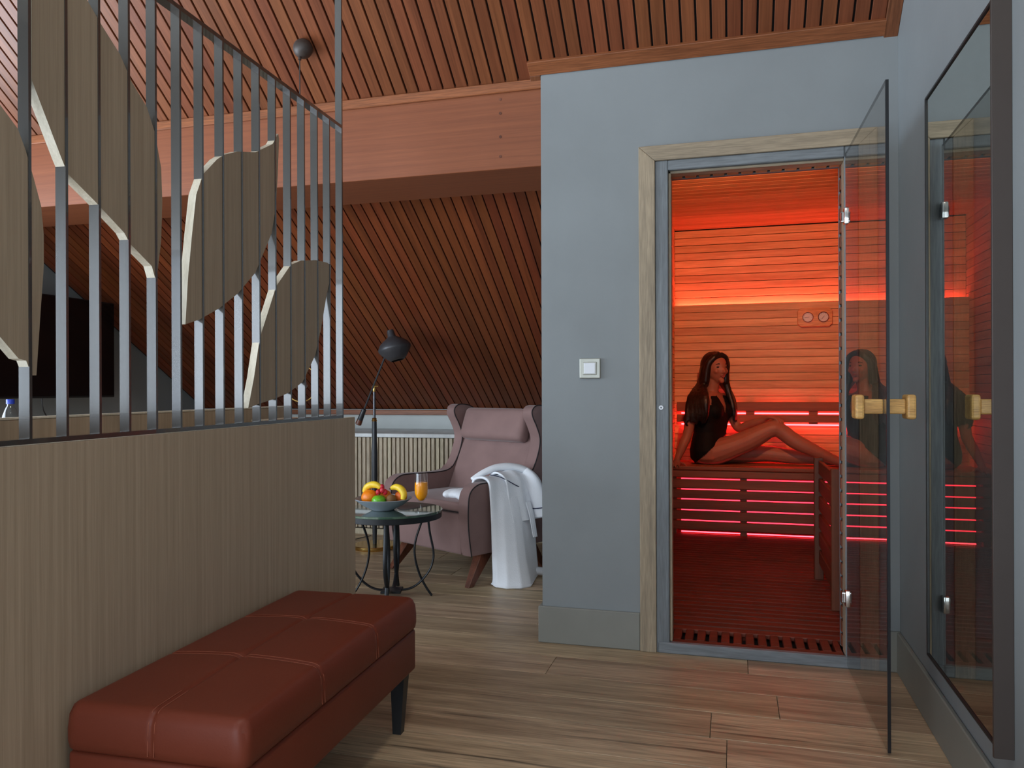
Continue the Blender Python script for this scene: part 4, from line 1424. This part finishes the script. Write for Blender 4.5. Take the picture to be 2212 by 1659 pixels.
lathe(bm, [(0, 0.003), (0.029, 0.003), (0.031, 0.008), (0.031, 0.16), (0.028, 0.186), (0, 0.186)], 28)
put('water', finish(bm, 'water', 50), M['water'], bt)
bm = bmesh.new()
lathe(bm, [(0, 0.240), (0.0155, 0.240), (0.0155, 0.258), (0.014, 0.260), (0, 0.260)], 24)
put('cap', finish(bm, 'cap', 40), M['blue_cap'], bt)

# ------------------------------------------------------------------ pendant
pn = thing('pendant_lamp', (-1.708, 2.925, zu(2.925)), 0, 'pendant lamp with a round bronze ceiling canopy and thin cord', 'pendant lamp')
bm = bmesh.new()
ball(bm, (0, 0, 0), (0.040, 0.040, 0.040), 28, 18)
put('canopy', finish(bm, 'canopy', 180), M['mirror_frame'], pn, (0.0, -0.022, -0.020))
bm = bmesh.new()
lathe(bm, [(0, -0.054), (0.006, -0.054), (0.007, -0.066), (0, -0.066)], 12)
put('gland', bm, M['mirror_frame'], pn, (-0.008, -0.034, -0.004))
bm = bmesh.new()
tube(bm, [(-0.008, -0.034, -0.06), (-0.008, -0.034, -1.335)], 0.0026, 6)
put('cord', bm, M['black'], pn)
bm = bmesh.new()
tube(bm, [(-0.008 + 0.075 * math.cos(a), -0.034, -1.410 + 0.075 * math.sin(a)) for a in [2 * PI * k / 40 for k in range(41)]], 0.0022, 6)
put('hoop', bm, M['brass'], pn)
bm = bmesh.new()
ball(bm, (0, 0, 0), 0.028, 18, 12)
put('bulb', finish(bm, 'bulb', 180), M['clear_glass'], pn, (-0.008, -0.034, -1.41))
bm = bmesh.new()
tube(bm, [(-0.008, -0.034, -1.335), (-0.008, -0.034, -1.385)], 0.006, 8)
put('lamp_holder', bm, M['brass'], pn)
# ------------------------------------------------------------------ seated person
PO = Vector((-0.13, 5.62, BZ))
person = thing('person', PO, 0, 'woman with long dark hair in a black swimsuit sitting on the sauna bench', 'person')


def limb(bm, pts, rads, n=6, seg=16):
    P = spline(pts, n)
    m = len(pts) - 1
    R = []
    for i in range(len(P)):
        t = i / n
        k = min(int(t), m - 1)
        f = t - k
        f = f * f * (3 - 2 * f)
        a, b_ = rads[k], rads[k + 1]
        a = a if isinstance(a, tuple) else (a, a)
        b_ = b_ if isinstance(b_, tuple) else (b_, b_)
        R.append((a[0] + (b_[0] - a[0]) * f, a[1] + (b_[1] - a[1]) * f))
    tube(bm, P, R, seg)
    for p, r in ((P[0], R[0]), (P[-1], R[-1])):
        ball(bm, p, min(r) * 0.98, 12, 8)


TYAW = 0.55   # chest turned this far from +x towards the camera


def ring_loft(bm, secs, yaw_, grow=0.0, seg=28):
    """secs: (centre, half depth, half width, yaw offset) stacked upwards"""
    rings = []
    for c, dp, wd, dy in secs:
        a = -(yaw_ + dy)
        fx = Vector((math.cos(a), math.sin(a), 0))
        sx = Vector((-fx.y, fx.x, 0))
        rg = []
        for k in range(seg):
            t = 2 * PI * k / seg
            ct_, st_ = math.cos(t), math.sin(t)
            e = 0.85
            rg.append(bm.verts.new(Vector(c) + fx * ((dp + grow) * math.copysign(abs(ct_) ** e, ct_)) + sx * ((wd + grow) * math.copysign(abs(st_) ** e, st_))))
        rings.append(rg)
    for a, b_ in zip(rings, rings[1:]):
        for k in range(seg):
            bm.faces.new((a[k], a[(k + 1) % seg], b_[(k + 1) % seg], b_[k]))
    bm.faces.new(rings[0][::-1])
    bm.faces.new(rings[-1])


TORSO = [((-0.150, 5.665, 0.512), 0.085, 0.130, -0.35), ((-0.150, 5.665, 0.545), 0.112, 0.168, -0.35), ((-0.152, 5.662, 0.60), 0.112, 0.172, -0.3), ((-0.150, 5.662, 0.66), 0.098, 0.152, -0.2), ((-0.147, 5.662, 0.725), 0.086, 0.128, -0.1), ((-0.143, 5.664, 0.79), 0.090, 0.132, 0.0),
         ((-0.134, 5.664, 0.855), 0.100, 0.146, 0.0), ((-0.132, 5.664, 0.905), 0.096, 0.152, 0.0), ((-0.138, 5.664, 0.955), 0.078, 0.158, 0.0), ((-0.140, 5.662, 0.985), 0.058, 0.120, 0.0), ((-0.138, 5.658, 1.005), 0.046, 0.066, 0.0)]
fd = Vector((math.cos(TYAW), -math.sin(TYAW), 0))     # chest forward
sdv = Vector((-fd.y, fd.x, 0))                        # her left (away from the camera)
body = bmesh.new()
ring_loft(body, TORSO, TYAW)
for sg in (-1, 1):      # bust
    ball(body, Vector((-0.134, 5.664, 0.872)) + fd * 0.062 + sdv * (0.062 * sg), (0.056, 0.056, 0.056), 16, 12)
SHR = Vector((-0.138, 5.664, 0.945)) - sdv * 0.160
SHL = Vector((-0.138, 5.664, 0.945)) + sdv * 0.160
ball(body, SHR, 0.050, 16, 10)
ball(body, SHL, 0.050, 16, 10)
# neck
limb(body, [(-0.138, 5.658, 0.985), (-0.128, 5.650, 1.035), (-0.118, 5.645, 1.085)], [0.052, 0.043, 0.044])
# right arm: propped behind her on the bench edge
ELR, WRR = Vector((-0.292, 5.525, 0.715)), Vector((-0.358, 5.478, 0.548))
limb(body, [SHR, (SHR + ELR) / 2 + Vector((-0.012, 0, 0)), ELR, (ELR * 0.55 + WRR * 0.45), WRR], [0.047, 0.039, 0.033, 0.031, 0.022])
limb(body, [WRR, (-0.366, 5.468, 0.525)], [(0.022, 0.017), (0.033, 0.014)])
# left arm: reaching to the raised knee
ELL, WRL = Vector((0.048, 5.735, 0.752)), Vector((0.215, 5.625, 0.812))
limb(body, [SHL, (SHL + ELL) / 2, ELL, ELL * 0.55 + WRL * 0.45, WRL], [0.045, 0.038, 0.033, 0.031, 0.021])
limb(body, [WRL, (0.248, 5.600, 0.830), (0.268, 5.588, 0.828)], [(0.021, 0.015), (0.030, 0.013), (0.033, 0.012)])
# right leg raised, left leg lying along the bench
HR, KR, AR = Vector((-0.105, 5.590, 0.590)), Vector((0.285, 5.560, 0.752)), Vector((0.640, 5.548, 0.560))
limb(body, [(-0.160, 5.60, 0.590), HR, HR * 0.5 + KR * 0.5 + Vector((0, 0, -0.006)), KR + Vector((-0.03, 0, 0.0)), KR + Vector((0.035, 0, -0.012)), KR * 0.62 + AR * 0.38 + Vector((0, 0, -0.012)), AR], [0.078, 0.090, 0.074, 0.056, 0.052, 0.052, 0.034])
limb(body, [AR, AR + Vector((0.045, 0, -0.018)), AR + Vector((0.13, 0, -0.036)), AR + Vector((0.185, 0, -0.042))], [0.034, (0.036, 0.032), (0.038, 0.020), (0.036, 0.012)])
HL, KL, AL = Vector((-0.09, 5.735, 0.580)), Vector((0.245, 5.715, 0.575)), Vector((0.585, 5.665, 0.545))
limb(body, [(-0.14, 5.73, 0.59), HL, HL * 0.5 + KL * 0.5, KL, KL * 0.65 + AL * 0.35, AL], [0.075, 0.082, 0.070, 0.056, 0.052, 0.034])
limb(body, [AL, AL + Vector((0.06, -0.01, -0.006)), AL + Vector((0.16, -0.02, -0.012))], [0.034, (0.036, 0.030), (0.034, 0.014)])


def fingers(roots, lens, dirs, bend, r=0.0085):
    for i, (p, L_) in enumerate(zip(roots, lens)):
        p = Vector(p)
        d0 = Vector(dirs[i]).normalized()
        b_ = Vector(bend).normalized()
        p1 = p + d0 * L_ * 0.42
        d1 = (d0 + b_ * 0.55).normalized()
        p2 = p1 + d1 * L_ * 0.32
        d2 = (d0 + b_ * 1.2).normalized()
        p3 = p2 + d2 * L_ * 0.26
        limb(body, [p - d0 * 0.012, p1, p2, p3], [r, r, r * 0.88, r * 0.7], 3, 10)


# left hand spread over the knee
lc = Vector((0.270, 5.585, 0.828))
hdir = Vector((0.85, -0.35, -0.12)).normalized()
hside = Vector((0.38, 0.90, 0)).normalized()
fingers([lc + hside * k for k in (0.026, 0.009, -0.009, -0.026)], (0.070, 0.078, 0.073, 0.058), [hdir + hside * 0.12, hdir, hdir - hside * 0.12, hdir - hside * 0.25], (0.25, -0.2, -1.0))
fingers([lc - hdir * 0.018 + hside * 0.028], (0.055,), [hdir * 0.6 + hside * 0.8], (0.2, 0, -0.8), 0.009)
# right hand gripping the bench edge
rc_ = Vector((-0.368, 5.462, 0.520))
fdir = Vector((-0.10, -0.85, -0.05)).normalized()
fsd = Vector((1, 0, 0))
fingers([rc_ + fsd * k for k in (0.026, 0.009, -0.009, -0.026)], (0.060, 0.070, 0.066, 0.052), [fdir + fsd * 0.1, fdir, fdir - fsd * 0.05, fdir - fsd * 0.12], (0, -0.35, -1.0))
fingers([rc_ + fsd * 0.028 + Vector((0, 0.02, 0))], (0.052,), [Vector((0.8, -0.5, -0.1))], (0.3, -0.5, -0.6), 0.009)
# head
HC = Vector((-0.108, 5.640, 1.168))
HYAW = 0.92
hf = Vector((math.cos(HYAW), -math.sin(HYAW), 0.02)).normalized()
hs_ = Vector((math.sin(HYAW), math.cos(HYAW), 0))
hu = hs_.cross(hf).normalized() * -1
if hu.z < 0:
    hu = -hu


def head_pt(f, s, u):
    return HC + hf * f + hs_ * s + hu * u


hb_ = bmesh.new()
bmesh.ops.create_uvsphere(hb_, u_segments=36, v_segments=24, radius=1.0)
for v in hb_.verts:
    x, y, z = v.co
    wx, wy, wz = 0.094, 0.073, 0.106
    f, s, u = x * wx, y * wy, z * wz
    if z < 0:
        k = (-z) ** 1.4
        s *= 1 - 0.40 * k
        f = f * (1 - 0.22 * k) + 0.020 * k
    if x > 0.2 and z > -0.6:
        f -= 0.012 * max(0, abs(y) - 0.35)
    # eye sockets
    for sg in (-1, 1):
        d2 = (s - sg * 0.031) ** 2 + (u - 0.006) ** 2
        if f > 0.03:
            f -= 0.010 * math.exp(-d2 / 0.014 ** 2)
    v.co = head_pt(f, s, u)
tmp = bpy.data.meshes.new('tmp_head')
hb_.to_mesh(tmp)
hb_.free()
body.from_mesh(tmp)
bpy.data.meshes.remove(tmp)
limb(body, [head_pt(0.076, 0, 0.012), head_pt(0.092, 0, -0.012), head_pt(0.100, 0, -0.028), head_pt(0.086, 0, -0.035)], [0.0065, 0.0085, 0.0105, 0.007], 4, 10)
for sg in (-1, 1):
    ball(body, head_pt(0.088, sg * 0.0095, -0.031), 0.0075, 10, 8)
    ball(body, head_pt(0.062, sg * 0.036, -0.022), (0.020, 0.020, 0.020), 12, 8)
    ball(body, head_pt(-0.005, sg * 0.071, -0.008), (0.012, 0.008, 0.024), 10, 8)
ball(body, head_pt(0.070, 0, -0.088), 0.0185, 14, 10)
ball(body, head_pt(0.082, 0, -0.056), (0.011, 0.012, 0.008), 12, 8)
skin_me = remeshed(body, 'body', 0.0046, 4, 0.5)
skin_me.transform(Matrix.Translation(-PO))
put('body', skin_me, M['skin'], person)


def small(name, pts_r, mat, sm=180):
    bm = bmesh.new()
    for c, r, rt in pts_r:
        ball(bm, c - PO, r, 14, 10, rt)
    put(name, finish(bm, name, sm), mat, person)


rotm = Matrix((hf, hs_, hu)).transposed()
for sg in (-1, 1):
    small('eye', [(head_pt(0.0735, sg * 0.031, 0.005), (0.0085, 0.0125, 0.0055), rotm)], M['eye'])
    bm = bmesh.new()
    tube(bm, [head_pt(0.083, sg * 0.016, 0.0225) - PO, head_pt(0.081, sg * 0.030, 0.0285) - PO, head_pt(0.070, sg * 0.047, 0.0235) - PO], [(0.0025, 0.0035), (0.0025, 0.0035), (0.0015, 0.002)], 8)
    put('eyebrow', finish(bm, 'eyebrow', 180), M['hair'], person)
bm = bmesh.new()
tube(bm, [head_pt(0.084, -0.020, -0.0545) - PO, head_pt(0.0915, -0.008, -0.0520) - PO, head_pt(0.093, 0, -0.0535) - PO, head_pt(0.0915, 0.008, -0.0520) - PO, head_pt(0.084, 0.020, -0.0545) - PO], [0.0012, 0.0034, 0.0036, 0.0034, 0.0012], 8)
tube(bm, [head_pt(0.084, -0.018, -0.0560) - PO, head_pt(0.0905, -0.008, -0.0605) - PO, head_pt(0.0925, 0, -0.0615) - PO, head_pt(0.0905, 0.008, -0.0605) - PO, head_pt(0.084, 0.018, -0.0560) - PO], [0.0012, 0.0040, 0.0044, 0.0040, 0.0012], 8)
put('lips', finish(bm, 'lips', 180), M['lip'], person)

# swimsuit: an outer skin over the torso, cut at neckline and legs
su = bmesh.new()
ring_loft(su, TORSO, TYAW, 0.010, 40)
for sg in (-1, 1):
    ball(su, Vector((-0.134, 5.664, 0.872)) + fd * 0.062 + sdv * (0.062 * sg), 0.063, 20, 14)
suit_me = remeshed(su, 'swimsuit', 0.006, 4)
sbm = bmesh.new()
sbm.from_mesh(suit_me)
bpy.data.meshes.remove(suit_me)
kill = []
for f in sbm.faces:
    c = f.calc_center_median()
    rel = c - Vector((-0.138, 5.664, c.z))
    fr_amt, sd_amt = rel.dot(fd), rel.dot(sdv)
    dead = False
    if c.z > 0.978:
        dead = True
    # V neckline on the chest, shoulder straps either side
    if fr_amt > 0.0 and c.z > 0.862 and abs(sd_amt) < 0.006 + 0.30 * (c.z - 0.862):
        dead = True
    if c.z > 0.915 and abs(sd_amt) > 0.118 - 0.35 * (c.z - 0.915):
        dead = True
    if fr_amt < 0 and c.z > 0.88 and abs(sd_amt) < 0.055:
        dead = True
    # leg openings
    if c.z < 0.552 + 0.95 * (c.x + 0.205):
        dead = True
    if dead:
        kill.append(f)
bmesh.ops.delete(sbm, geom=kill, context='FACES')
bmesh.ops.solidify(sbm, geom=sbm.faces[:], thickness=0.003)
for v in sbm.verts:
    v.co -= PO
put('swimsuit', finish(sbm, 'swimsuit', 180), M['suit'], person)

# hair: cap, long fall down her back and over the chest
hbm = bmesh.new()
ball(hbm, head_pt(-0.030, 0, 0.020), (0.088, 0.084, 0.100), 24, 16, rotm)
ball(hbm, head_pt(-0.006, 0, 0.064), (0.078, 0.068, 0.056), 20, 14, rotm)
for sg in (-1, 1):
    limb(hbm, [head_pt(0.056, sg * 0.012, 0.098), head_pt(0.050, sg * 0.048, 0.070), head_pt(0.026, sg * 0.074, 0.030), head_pt(0.010, sg * 0.080, -0.03), head_pt(0.0, sg * 0.082, -0.09)], [0.012, 0.022, 0.024, 0.026, 0.028], 5, 12)
rnd = random.Random(3)


def lock(pts, r):
    limb(hbm, pts, r, 5, 10)


# near side: falls over the right shoulder and back
for i in range(9):
    q = i / 8
    a0 = head_pt(-0.02 - 0.075 * q, -0.072 + 0.04 * q, 0.0)
    a1 = head_pt(-0.035 - 0.085 * q, -0.085 + 0.045 * q, -0.10)
    a2 = SHR + Vector((0.05 - 0.095 * q, -0.045 + 0.05 * q, 0.02))
    a3 = SHR + Vector((0.055 - 0.120 * q, -0.060 + 0.03 * q, -0.075))
    a4 = SHR + Vector((0.050 - 0.135 * q + rnd.uniform(-.01, .01), -0.050, -0.13 - 0.03 * rnd.random()))
    lock([a0, a1, a2, a3, a4], [0.026, 0.026, 0.027, 0.024, 0.009])
# curl at the back end
lock([SHR + Vector((-0.05, -0.03, -0.06)), SHR + Vector((-0.085, -0.03, -0.12)), SHR + Vector((-0.075, -0.03, -0.165)), SHR + Vector((-0.055, -0.03, -0.175))], [0.016, 0.015, 0.010, 0.005])
# far side: in front of the left shoulder, down the chest
for i in range(6):
    q = i / 5
    a0 = head_pt(-0.010 - 0.05 * q, 0.070, -0.01)
    a1 = head_pt(-0.004 - 0.05 * q, 0.086, -0.085)
    ch = Vector((-0.134, 5.664, 0)) + sdv * (0.085 + 0.045 * q)
    a2 = ch + fd * (0.086 - 0.02 * q) + Vector((0, 0, 0.985))
    a3 = ch + fd * (0.118 - 0.02 * q) + Vector((0, 0, 0.895))
    a4 = ch + fd * (0.126 - 0.02 * q) + Vector((0.012 * rnd.uniform(-1, 1), 0, 0.825 - 0.03 * rnd.random()))
    lock([a0, a1, a2, a3, a4], [0.022, 0.024, 0.024, 0.022, 0.007])
hair_me = remeshed(hbm, 'hair', 0.0055, 3)
for v in hair_me.vertices:
    p = v.co
    n_ = mnoise.noise((p.x * 60 + p.z * 6, p.y * 60, p.z * 7))
    v.co = p + v.normal * (0.0035 * n_) - PO
put('hair', hair_me, M['hair'], person)
